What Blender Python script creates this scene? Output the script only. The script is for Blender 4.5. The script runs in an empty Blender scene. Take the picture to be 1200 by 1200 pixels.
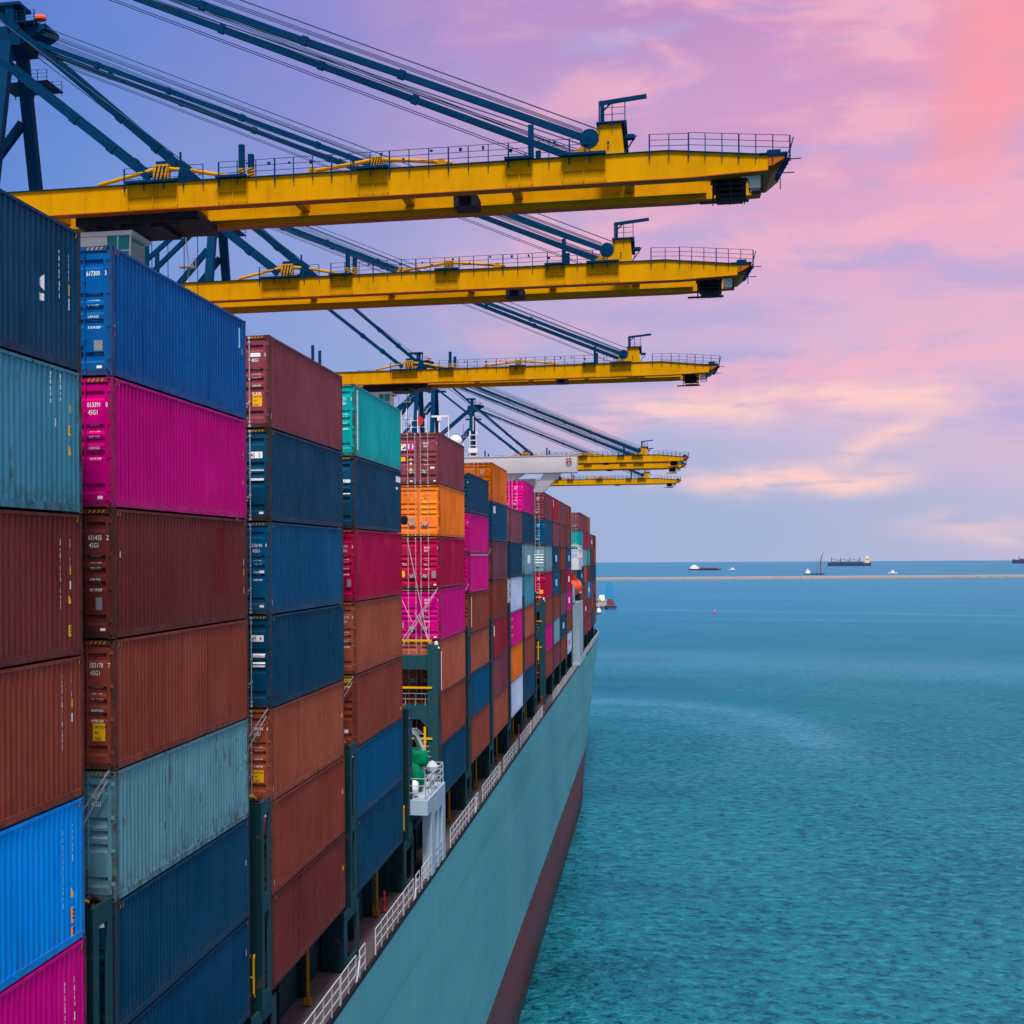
import bpy, math, random
from mathutils import Vector, Matrix
random.seed(7)
R = math.radians
SC = bpy.context.scene
COL = SC.collection
EYE = 37.3                       # height of the viewpoint above the water (m)

# ------------------------------------------------------------------ camera
cam_d = bpy.data.cameras.new("camera")
cam = bpy.data.objects.new("camera", cam_d)
COL.objects.link(cam)
PSI = math.atan((768 - 301) / 1914.0)
cam.matrix_world = (Matrix.Translation((0, 0, EYE)) @ Matrix.Rotation(PSI, 4, 'Z')
                    @ Matrix.Rotation(R(90), 4, 'X') @ Matrix.Rotation(-0.0067, 4, 'Z'))
cam_d.sensor_width = 36
cam_d.lens = 36 * 1914 / 1200.0
cam_d.shift_x = (600 - 301) / 1200.0
cam_d.shift_y = 54 / 1200.0
cam_d.clip_start = 0.5
cam_d.clip_end = 30000
SC.camera = cam

# ------------------------------------------------------------------ node helpers
class S:
    """a socket with arithmetic"""
    def __init__(s, nt, sock): s.nt, s.s = nt, sock
    def _m(s, op, *o):
        n = s.nt.nodes.new('ShaderNodeMath'); n.operation = op
        for i, v in enumerate((s,) + o):
            if isinstance(v, S): s.nt.links.new(v.s, n.inputs[i])
            else: n.inputs[i].default_value = v
        return S(s.nt, n.outputs[0])
    def __add__(s, o): return s._m('ADD', o)
    __radd__ = __add__
    def __sub__(s, o): return s._m('SUBTRACT', o)
    def __rsub__(s, o): return (s * -1.0) + o
    def __mul__(s, o): return s._m('MULTIPLY', o)
    __rmul__ = __mul__
    def __truediv__(s, o): return s._m('DIVIDE', o)
    def f(s, op, *o): return s._m(op, *o)
    def smooth(s, a, b, lo=0.0, hi=1.0):
        n = s.nt.nodes.new('ShaderNodeMapRange'); n.interpolation_type = 'SMOOTHSTEP'
        s.nt.links.new(s.s, n.inputs['Value'])
        for k, v in (('From Min', a), ('From Max', b), ('To Min', lo), ('To Max', hi)): n.inputs[k].default_value = v
        return S(s.nt, n.outputs[0])
    def gauss(s, c, w):
        d = (s - c) / w
        return (d * d * -1.0).f('EXPONENT')

def lin(c):
    c = c / 255.0
    return c / 12.92 if c <= 0.04045 else ((c + 0.055) / 1.055) ** 2.4
def rgb(r, g, b): return (lin(r), lin(g), lin(b), 1.0)
def mixc(nt, fac, a, b, mode='MIX'):
    n = nt.nodes.new('ShaderNodeMix'); n.data_type = 'RGBA'; n.blend_type = mode
    for i, v in ((0, fac), (6, a), (7, b)):
        if isinstance(v, S): nt.links.new(v.s, n.inputs[i])
        else: n.inputs[i].default_value = v
    return S(nt, n.outputs[2])
def ramp(nt, fac, stops):
    n = nt.nodes.new('ShaderNodeValToRGB')
    nt.links.new(fac.s, n.inputs[0])
    cr = n.color_ramp
    while len(cr.elements) < len(stops): cr.elements.new(0.5)
    for e, (p, c) in zip(cr.elements, stops): e.position = p; e.color = c
    return S(nt, n.outputs[0])
def comb(nt, x, y, z):
    n = nt.nodes.new('ShaderNodeCombineXYZ')
    for i, v in enumerate((x, y, z)):
        if isinstance(v, S): nt.links.new(v.s, n.inputs[i])
        else: n.inputs[i].default_value = v
    return S(nt, n.outputs[0])
def sep(nt, v):
    n = nt.nodes.new('ShaderNodeSeparateXYZ'); nt.links.new(v.s, n.inputs[0])
    return [S(nt, n.outputs[i]) for i in range(3)]
def noise(nt, vec, scale, detail=4, rough=0.55, dist=0.0):
    n = nt.nodes.new('ShaderNodeTexNoise')
    nt.links.new(vec.s, n.inputs['Vector'])
    n.inputs['Scale'].default_value = scale; n.inputs['Detail'].default_value = detail
    n.inputs['Roughness'].default_value = rough; n.inputs['Distortion'].default_value = dist
    return S(nt, n.outputs[0])
def texco(nt, kind):
    n = nt.nodes.new('ShaderNodeTexCoord'); return S(nt, n.outputs[kind])

# ------------------------------------------------------------------ sky
SUN_DIR = Vector((0.11, -1.0, 1.68)).normalized()
world = bpy.data.worlds.new("World"); SC.world = world
world.use_nodes = True
nt = world.node_tree; nt.nodes.clear()
out = nt.nodes.new('ShaderNodeOutputWorld'); bg = nt.nodes.new('ShaderNodeBackground')
nt.links.new(bg.outputs[0], out.inputs[0])
dx, dy, dz = sep(nt, texco(nt, 'Generated'))
az = dx.f('ARCTAN2', dy) * 57.29578
el = dz.f('ARCSINE') * 57.29578
u = az.smooth(-30, 18) if False else ((az + 26.0) / 44.0).f('MINIMUM', 1.0).f('MAXIMUM', 0.0)
def A(deg): return min(max((deg + 26.0) / 44.0, 0), 1)
wv = noise(nt, comb(nt, az * 0.10, el * 0.26, 0.0), 1.0, 3, 0.5)
ww = noise(nt, comb(nt, az * 0.10, el * 0.26, 7.3), 1.0, 3, 0.5)
uu = (u + (wv - 0.5) * 0.14)
ee = el + (ww - 0.5) * 4.0
top = ramp(nt, uu, [(A(-24), rgb(84, 124, 206)), (A(-18), rgb(110, 138, 212)), (A(-12), rgb(140, 140, 210)), (A(-6), rgb(180, 146, 204)),
                    (A(1), rgb(192, 146, 202)), (A(6), rgb(208, 146, 194)), (A(12), rgb(222, 156, 190))])
mid = ramp(nt, uu, [(A(-24), rgb(98, 144, 216)), (A(-17), rgb(122, 155, 218)), (A(-11), rgb(146, 160, 216)), (A(-5), rgb(186, 172, 214)),
                    (A(1), rgb(216, 172, 208)), (A(6), rgb(226, 172, 206)), (A(12), rgb(238, 178, 202))])
low = ramp(nt, uu, [(A(-24), rgb(110, 156, 222)), (A(-13), rgb(140, 166, 218)), (A(-5), rgb(164, 176, 218)), (A(1), rgb(188, 184, 220)),
                    (A(6), rgb(214, 188, 216)), (A(12), rgb(224, 188, 212))])
hor = ramp(nt, uu, [(A(-24), rgb(150, 176, 220)), (A(-5), rgb(158, 178, 216)), (A(3), rgb(166, 182, 216)), (A(12), rgb(190, 186, 216))])
c = mixc(nt, ee.smooth(1.2, 5.0), hor, low)
c = mixc(nt, ee.smooth(4.0, 10.5), c, mid)
c = mixc(nt, ee.smooth(9.5, 18.5), c, top)
# drifting cloud: soft pink sheets and bluish breaks
n1 = noise(nt, comb(nt, az * 0.17 + ww * 0.8, el * 0.42, 3.0), 1.0, 6, 0.55, 0.35)
n2 = noise(nt, comb(nt, az * 0.13, el * 0.55 + wv * 0.6, 11.0), 1.0, 6, 0.52, 0.3)
right = az.smooth(-12, 2)
c = mixc(nt, n2.smooth(0.47, 0.64) * (0.72 * az.smooth(-10, 0)) * el.smooth(1.5, 5), c, rgb(176, 170, 218))
c = mixc(nt, n1.smooth(0.47, 0.66) * right * el.smooth(2.0, 6.0) * 0.75, c, rgb(246, 182, 200))
# the glowing bank at the upper right and the cream streaks near the horizon
bank = ((az - el * 0.36) + (wv - 0.5) * 3.0).gauss(5.3, 2.1) * el.smooth(9.0, 15.0) * n2.smooth(0.18, 0.60) * az.smooth(5.5, 9.5)
c = mixc(nt, bank, c, rgb(253, 160, 170))
st = noise(nt, comb(nt, az * 0.33, el * 1.7 + wv * 1.5, 5.0), 1.0, 5, 0.55, 0.3)
elw = el + (noise(nt, comb(nt, az * 0.30, el * 0.3, 2.0), 1.0, 3, 0.5) - 0.5) * 1.7
b1 = elw.gauss(4.95, 0.50) * az.smooth(-5.5, 1.0) * az.smooth(10.8, 8.4)
b2 = (elw - (az - 7.5) * 0.30).gauss(3.75, 0.34) * az.smooth(4.8, 6.6) * az.smooth(9.4, 8.2)
b3 = elw.gauss(2.45, 0.42) * az.smooth(-1.5, 3.0) * az.smooth(9.5, 6.5)
b4 = elw.gauss(0.75, 0.42) * az.smooth(6.0, 11.5)
bands = (b1 * 0.9 + b2 * 0.7 + b3 * 0.95 + b4 * 0.6) * st.smooth(0.26, 0.54)
c = mixc(nt, bands.f('MINIMUM', 1.0), c, rgb(255, 208, 202))
# the rest of the sky dome: bright thin overcast above and behind
c = mixc(nt, el.smooth(20, 55), c, (0.56, 0.56, 0.72, 1))
behind = (az.f('ABSOLUTE')).smooth(60, 140) * el.smooth(-2, 30, 0.75, 1.0)
c = mixc(nt, behind, c, (0.66, 0.56, 0.62, 1))
sky = nt.nodes.new('ShaderNodeTexSky'); sky.sky_type = 'NISHITA'; sky.sun_disc = False
sky.sun_elevation = math.asin(SUN_DIR.z); sky.sun_rotation = math.atan2(SUN_DIR.x, SUN_DIR.y)
nk = mixc(nt, 1.0, S(nt, sky.outputs[0]), (0.05, 0.05, 0.05, 1), 'MULTIPLY')
c = mixc(nt, el.smooth(22, 45), c, mixc(nt, 1.0, c, nk, 'ADD'))
nt.links.new(c.s, bg.inputs[0]); bg.inputs[1].default_value = 1.0

# ------------------------------------------------------------------ sun, exposure
sl = bpy.data.lights.new("sun", 'SUN'); sl.energy = 5.0; sl.angle = R(14); sl.color = (1.0, 0.93, 0.88)
so = bpy.data.objects.new("sun", sl); COL.objects.link(so)
so.rotation_euler = SUN_DIR.to_track_quat('Z', 'Y').to_euler(); so.location = (0, -50, 120)
SC.view_settings.view_transform = 'Standard'; SC.view_settings.look = 'None'
SC.view_settings.exposure = 0.0; SC.view_settings.gamma = 1.0

# ------------------------------------------------------------------ materials
def new_mat(name):
    m = bpy.data.materials.new(name); m.use_nodes = True
    b = m.node_tree.nodes['Principled BSDF']; b.inputs['Specular IOR Level'].default_value = 0.035
    return m, m.node_tree, b
def setc(nt, b, key, v):
    if isinstance(v, S): nt.links.new(v.s, b.inputs[key])
    else: b.inputs[key].default_value = v
MATS = {}
def plain(name, col, rough=0.5, metal=0.0, grime=0.25, gscale=0.9, bump=0.0, rust=0.0):
    m, nt, b = new_mat(name)
    co = texco(nt, 'Object'); x, y, z = sep(nt, co)
    n = noise(nt, co, gscale, 5, 0.6)
    st = noise(nt, comb(nt, x * 3.0, y * 3.0, z * 0.25), gscale, 4, 0.6)
    f = (n * 0.6 + st * 0.4).smooth(0.35, 0.75)
    dark = tuple(v * 0.55 for v in col[:3]) + (1,)
    cc = mixc(nt, f * grime, col, dark)
    if rust:
        rn = noise(nt, co, 2.2, 6, 0.65)
        cc = mixc(nt, rn.smooth(0.62 - rust * 0.2, 0.72), cc, (0.10, 0.045, 0.02, 1))
    setc(nt, b, 'Base Color', cc)
    setc(nt, b, 'Roughness', n.smooth(0.2, 0.8, rough - 0.08, rough + 0.12)); b.inputs['Metallic'].default_value = metal
    if bump:
        bn = nt.nodes.new('ShaderNodeBump'); bn.inputs['Strength'].default_value = bump; bn.inputs['Distance'].default_value = 0.02
        nt.links.new(n.s, bn.inputs['Height']); nt.links.new(bn.outputs[0], b.inputs['Normal'])
    MATS[name] = m
    return m

def container_paint(name, frame=False):
    """object colour = paint; object alpha = how worn it is"""
    m, nt, b = new_mat(name)
    oi = nt.nodes.new('ShaderNodeObjectInfo')
    col, wear, rnd = S(nt, oi.outputs['Color']), S(nt, oi.outputs['Alpha']), S(nt, oi.outputs['Random'])
    co = texco(nt, 'Object'); x, y, z = sep(nt, co)
    off = rnd * 57.0
    v = comb(nt, x + off, y + off, z)
    big = noise(nt, v, 0.35, 4, 0.55)
    fine = noise(nt, v, 2.6, 6, 0.65)
    streak = noise(nt, comb(nt, x * 1.0 + off, y * 5.0, z * 0.22 + off), 1.0, 5, 0.62)
    hsv = nt.nodes.new('ShaderNodeHueSaturation')
    nt.links.new((big.smooth(0.25, 0.75, 0.88, 1.10)).s, hsv.inputs['Value'])
    nt.links.new((big.smooth(0.3, 0.8, 1.03, 0.985)).s, hsv.inputs['Saturation'])
    hsv.inputs['Hue'].default_value = 0.5
    nt.links.new(col.s, hsv.inputs['Color'])
    c = S(nt, hsv.outputs[0])
    c = mixc(nt, streak.smooth(0.54, 0.80) * (wear * 0.42), c, mixc(nt, 0.45, c, (0.13, 0.12, 0.11, 1)))      # dusty runs
    c = mixc(nt, streak.smooth(0.48, 0.32) * 0.42, c, mixc(nt, 1.0, c, (0.45, 0.45, 0.45, 1), 'MULTIPLY'))
    spots = (fine * 0.42 + streak * 0.58)
    thr = 0.72 - wear * 0.16
    r = (spots - thr) * 18.0
    r = r.f('MINIMUM', 1.0).f('MAXIMUM', 0.0)
    c = mixc(nt, r * (0.6 if not frame else 1.0), c, (0.060, 0.024, 0.014, 1))
    if frame:
        post = y.f('ABSOLUTE').smooth(5.90, 5.94)
        c = mixc(nt, (fine.smooth(0.25, 0.70) * 0.45 + 0.5) * (post * 0.9 + 0.12) * (rnd * 0.5 + 0.6), c, (0.036, 0.022, 0.016, 1))
    setc(nt, b, 'Base Color', c)
    setc(nt, b, 'Roughness', fine.smooth(0.25, 0.8, 0.42, 0.68))
    dent = noise(nt, comb(nt, x + off, y * 0.9 + off, z * 0.7), 1.1, 3, 0.5)
    bn = nt.nodes.new('ShaderNodeBump'); bn.inputs['Strength'].default_value = 0.6; bn.inputs['Distance'].default_value = 0.09
    nt.links.new(dent.s, bn.inputs['Height']); nt.links.new(bn.outputs[0], b.inputs['Normal'])
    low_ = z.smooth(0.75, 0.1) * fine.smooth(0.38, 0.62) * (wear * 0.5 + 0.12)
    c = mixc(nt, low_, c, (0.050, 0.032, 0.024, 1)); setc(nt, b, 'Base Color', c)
    MATS[name] = m
    return m
PAINT = container_paint('container_paint'); FRAME = container_paint('container_frame_paint', True)
GALV = plain('galvanised_steel', (0.46, 0.44, 0.46, 1), 0.45, 0.25, 0.5, 3.0)
WHITEM = plain('white_marking', (0.85, 0.83, 0.83, 1), 0.5, 0, 0.25, 6)
PALEM = plain('pale_blue_marking', (0.30, 0.65, 0.80, 1), 0.5, 0, 0.25, 6)
YELM = plain('yellow_marking', (0.85, 0.42, 0.01, 1), 0.5, 0, 0.25, 5)
HAZ = plain('worn_hazard_yellow', (0.42, 0.22, 0.012, 1), 0.6, 0, 0.7, 8)
OCHRE = plain('ochre_pipe_paint', (0.26, 0.12, 0.005, 1), 0.5, 0, 0.4, 2)
ORGM = plain('orange_sticker', (0.90, 0.28, 0.06, 1), 0.5, 0, 0.2, 5)
BLKM = plain('black_marking', (0.012, 0.012, 0.014, 1), 0.6, 0, 0.2, 5)
BLUM = plain('blue_marking', (0.02, 0.10, 0.45, 1), 0.5, 0, 0.2, 5)
MAGM = plain('magenta_sticker', (0.75, 0.01, 0.22, 1), 0.5, 0, 0.2, 5)
GREYM = plain('grey_data_plate', (0.32, 0.33, 0.33, 1), 0.4, 0.4, 0.3, 5)
TEALD = plain('shaded_teal_steel', (0.006, 0.026, 0.034, 1), 0.5, 0, 0.4, 0.8, 0.1, 0.15)  # the teal steel again, with the shade of inboard faces in its colour
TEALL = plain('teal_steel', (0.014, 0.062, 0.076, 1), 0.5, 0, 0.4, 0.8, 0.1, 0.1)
RAILW = plain('white_rail_paint', (0.44, 0.48, 0.52, 1), 0.5, 0, 0.3, 2.0)
WHITE = plain('white_paint', (0.66, 0.64, 0.67, 1), 0.45, 0, 0.18, 0.5, 0.05)
PALEB = plain('pale_grey_paint', (0.34, 0.45, 0.53, 1), 0.45, 0, 0.25, 0.6, 0.05)
YELLOW = plain('yellow_rail_paint', (0.72, 0.36, 0.0, 1), 0.45, 0, 0.2, 2.0)
CRANEY = plain('yellow_crane_paint', (0.56, 0.258, 0.0, 1), 0.48, 0, 0.62, 0.38, 0.06)
UNDERY = plain('orange_brown_underside_light', (0.40, 0.105, 0.012, 1), 0.55, 0, 0.4, 0.3)  # warm light under the yellow girders, put into a separate colour
NAVY = plain('navy_crane_paint', (0.001, 0.031, 0.088, 1), 0.6, 0, 0.35, 0.3)
NAVY.node_tree.nodes['Principled BSDF'].inputs['Specular IOR Level'].default_value = 0.015
ROPE = plain('steel_rope', (0.03, 0.07, 0.12, 1), 0.6, 0, 0.2, 1.0)
DARKM = plain('dark_machinery', (0.018, 0.018, 0.026, 1), 0.55, 0, 0.3, 1.0, 0.1)
DECKM = plain('deck_paint', (0.085, 0.072, 0.076, 1), 0.75, 0, 0.6, 0.7, 0.15, 0.2)
GREENT = plain('green_tarpaulin', (0.0, 0.20, 0.085, 1), 0.5, 0, 0.7, 4.0, 1.0)
REDP = plain('red_paint', (0.50, 0.025, 0.03, 1), 0.45, 0, 0.2, 2.0)
ORGP = plain('orange_red_paint', (0.95, 0.12, 0.05, 1), 0.4, 0, 0.15, 1.0)
ROCKM = plain('pale_rock', (0.20, 0.17, 0.165, 1), 0.9, 0, 0.7, 0.25, 0.5)
CAPM = plain('pale_concrete', (0.36, 0.30, 0.29, 1), 0.85, 0, 0.2, 0.1)
CONC = plain('quay_concrete', (0.32, 0.31, 0.30, 1), 0.85, 0, 0.5, 0.2, 0.2)
SHIPB = plain('blue_grey_ship_paint', (0.065, 0.085, 0.15, 1), 0.5, 0, 0.3, 0.1)
SHIPW = plain('ship_white_paint', (0.75, 0.73, 0.72, 1), 0.5, 0, 0.15, 0.2)
CREAM = plain('cream_ship_paint', (0.70, 0.55, 0.36, 1), 0.5, 0, 0.15, 0.2)
BROWNS = plain('brown_ship_paint', (0.16, 0.06, 0.07, 1), 0.6, 0, 0.2, 0.2)
BLUEC = plain('bright_blue_frame_paint', (0.01, 0.22, 0.45, 1), 0.5, 0, 0.2, 0.5)

def glass_mat():
    m, nt, b = new_mat('teal_glass')
    b.inputs['Base Color'].default_value = (0.02, 0.26, 0.26, 1); b.inputs['Roughness'].default_value = 0.08
    MATS['teal_glass'] = m; return m
GLASS = glass_mat()

def hull_mat(name, base, light, red=False):
    m, nt, b = new_mat(name)
    co = texco(nt, 'Object'); x, y, z = sep(nt, co)
    big = noise(nt, comb(nt, x, y * 0.05, z * 0.25), 1.0, 5, 0.6)
    st = noise(nt, comb(nt, x, y * 1.1, z * 0.10), 1.0, 5, 0.65)
    run = noise(nt, comb(nt, x, y * 0.35, z * 0.03), 1.0, 3, 0.5)
    c = mixc(nt, big.smooth(0.3, 0.7), base, light)
    c = mixc(nt, st.smooth(0.54, 0.74) * 0.30, c, (0.10, 0.16, 0.18, 1) if not red else (0.05, 0.03, 0.04, 1))
    c = mixc(nt, run.smooth(0.56, 0.70) * 0.05, c, (0.5, 0.6, 0.62, 1) if not red else (0.2, 0.1, 0.1, 1))
    soot = noise(nt, comb(nt, x, y * 0.014 + z * 0.05, z * 0.42), 1.0, 5, 0.6)
    c = mixc(nt, soot.smooth(0.50, 0.72) * 0.20, c, (0.022, 0.075, 0.095, 1) if not red else (0.05, 0.03, 0.04, 1))
    scuff = noise(nt, comb(nt, x, y * 0.5, z * 1.6), 1.0, 6, 0.7)
    c = mixc(nt, (scuff.smooth(0.66, 0.72)) * 0.35, c, (0.05, 0.05, 0.05, 1))
    # plate seams
    fy = (y / 11.5).f('FRACT'); fz = (z / 3.1).f('FRACT')
    seam = ((fy - 0.5).f('ABSOLUTE').smooth(0.496, 0.4985) + (fz - 0.5).f('ABSOLUTE').smooth(0.490, 0.496)).f('MINIMUM', 1.0)
    c = mixc(nt, seam * 0.34, c, (0.02, 0.04, 0.05, 1))
    if red:
        wl = noise(nt, comb(nt, x, y * 0.4, z * 0.8), 1.0, 6, 0.7)
        c = mixc(nt, (z + wl * 3.4).smooth(5.6, 2.0) * 0.85, c, (0.025, 0.03, 0.03, 1))
        c = mixc(nt, wl.smooth(0.52, 0.70) * 0.5, c, (0.07, 0.05, 0.07, 1))
    setc(nt, b, 'Base Color', c)
    setc(nt, b, 'Roughness', big.smooth(0.3, 0.7, 0.38, 0.55))
    bn = nt.nodes.new('ShaderNodeBump'); bn.inputs['Strength'].default_value = 0.35; bn.inputs['Distance'].default_value = 0.05
    w2 = noise(nt, comb(nt, x, y * 0.35, z * 0.5), 1.0, 2, 0.5)
    nt.links.new((w2 - seam * 0.3).s, bn.inputs['Height']); nt.links.new(bn.outputs[0], b.inputs['Normal'])
    MATS[name] = m; return m
HULLT = hull_mat('teal_hull_paint', (0.085, 0.335, 0.375, 1), (0.100, 0.365, 0.405, 1))
HULLR = hull_mat('red_boot_top_paint', (0.125, 0.036, 0.040, 1), (0.165, 0.050, 0.055, 1), True)

def water_mat():
    m, nt, b = new_mat('sea_water')
    geo = nt.nodes.new('ShaderNodeNewGeometry'); pos = S(nt, geo.outputs['Position'])
    x, y, z = sep(nt, pos)
    dist = ((x * x) + (y * y)).f('SQRT')
    p2 = comb(nt, x, y, 0.0)
    big = noise(nt, comb(nt, x * 0.012, y * 0.012, 1.0), 1.0, 5, 0.6, 0.4)
    mid = noise(nt, comb(nt, x * 0.05, y * 0.05, 4.0), 1.0, 4, 0.6, 0.3)
    w1 = noise(nt, comb(nt, x * 0.62, y * 0.62, 0.0), 1.0, 3, 0.55, 0.5)
    w2 = noise(nt, comb(nt, x * 1.7 + 3.0, y * 1.7, 3.0), 1.0, 4, 0.6, 0.7)
    w3 = noise(nt, comb(nt, x * 0.09, y * 0.12, 9.0), 1.0, 2, 0.5)
    # smooth slicks: a turning wake, two straight ones and a painted sheen band
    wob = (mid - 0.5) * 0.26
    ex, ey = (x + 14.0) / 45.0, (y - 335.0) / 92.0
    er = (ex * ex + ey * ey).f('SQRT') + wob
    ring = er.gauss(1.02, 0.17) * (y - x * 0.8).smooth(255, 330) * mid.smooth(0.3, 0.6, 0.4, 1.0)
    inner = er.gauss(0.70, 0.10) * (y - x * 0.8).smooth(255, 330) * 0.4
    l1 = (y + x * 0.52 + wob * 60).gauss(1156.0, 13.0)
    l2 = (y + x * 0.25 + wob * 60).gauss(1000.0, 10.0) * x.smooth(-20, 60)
    l3 = (y + x * 0.4 + wob * 110).gauss(600.0, 60.0) * 0.7  # broad paler sheen at mid distance, painted through the slick mask
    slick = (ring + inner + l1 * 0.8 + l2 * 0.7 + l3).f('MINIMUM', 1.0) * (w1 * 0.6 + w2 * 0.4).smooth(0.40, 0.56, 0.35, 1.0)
    darkband = (y + x * 0.62 + wob * 45).gauss(452.0, 20.0) * x.smooth(75, 30)
    h = (w1 * 1.05 + w2 * 0.42 + w3 * 1.1)
    chop = (w1 * 0.62 + w2 * 0.38)
    gust = noise(nt, comb(nt, x * 0.022, y * 0.016, 6.0), 1.0, 4, 0.6, 0.6)
    near = dist.smooth(1100, 180)
    c = mixc(nt, big.smooth(0.3, 0.72), (0.0, 0.076, 0.102, 1), (0.001, 0.116, 0.146, 1))
    c = mixc(nt, gust.smooth(0.36, 0.62) * 0.75, c, (0.006, 0.128, 0.172, 1))
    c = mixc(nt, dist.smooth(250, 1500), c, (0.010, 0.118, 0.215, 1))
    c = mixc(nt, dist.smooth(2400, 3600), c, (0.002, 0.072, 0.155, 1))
    c = mixc(nt, w3.smooth(0.50, 0.34) * 0.55 * near, c, (0.0, 0.055, 0.075, 1))  # wave shading put into the colour: dark troughs, then crests with sky sheen
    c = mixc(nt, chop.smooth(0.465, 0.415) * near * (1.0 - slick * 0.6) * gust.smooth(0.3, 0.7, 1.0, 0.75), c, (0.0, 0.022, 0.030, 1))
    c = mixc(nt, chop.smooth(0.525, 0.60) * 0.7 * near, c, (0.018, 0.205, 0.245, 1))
    c = mixc(nt, slick * 0.85, c, (0.06, 0.205, 0.30, 1))  # sky reflection on the slicks painted as a paler colour
    c = mixc(nt, darkband * 0.7, c, (0.0, 0.10, 0.14, 1))
    rough = dist.smooth(80, 1200, 0.10, 0.30)
    amp = (1.0 - slick * 0.55) * big.smooth(0.25, 0.7, 0.8, 1.1)
    bn = nt.nodes.new('ShaderNodeBump'); bn.inputs['Distance'].default_value = 0.62
    nt.links.new(h.s, bn.inputs['Height'])
    nt.links.new((amp * dist.smooth(200, 2500, 1.0, 0.4)).s, bn.inputs['Strength'])
    nt.nodes.remove(b)
    df = nt.nodes.new('ShaderNodeBsdfDiffuse'); gl = nt.nodes.new('ShaderNodeBsdfGlossy'); fr = nt.nodes.new('ShaderNodeFresnel'); mx = nt.nodes.new('ShaderNodeMixShader')
    nt.links.new(c.s, df.inputs['Color']); gl.inputs['Color'].default_value = (0.19, 0.62, 0.80, 1); nt.links.new(rough.s, gl.inputs['Roughness']); fr.inputs['IOR'].default_value = 1.33
    for n_ in (df, gl, fr): nt.links.new(bn.outputs[0], n_.inputs['Normal'])
    nt.links.new(fr.outputs[0], mx.inputs[0]); nt.links.new(df.outputs[0], mx.inputs[1]); nt.links.new(gl.outputs[0], mx.inputs[2])
    nt.links.new(mx.outputs[0], nt.nodes['Material Output'].inputs['Surface'])
    MATS['sea_water'] = m; return m
WATER = water_mat()

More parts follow.
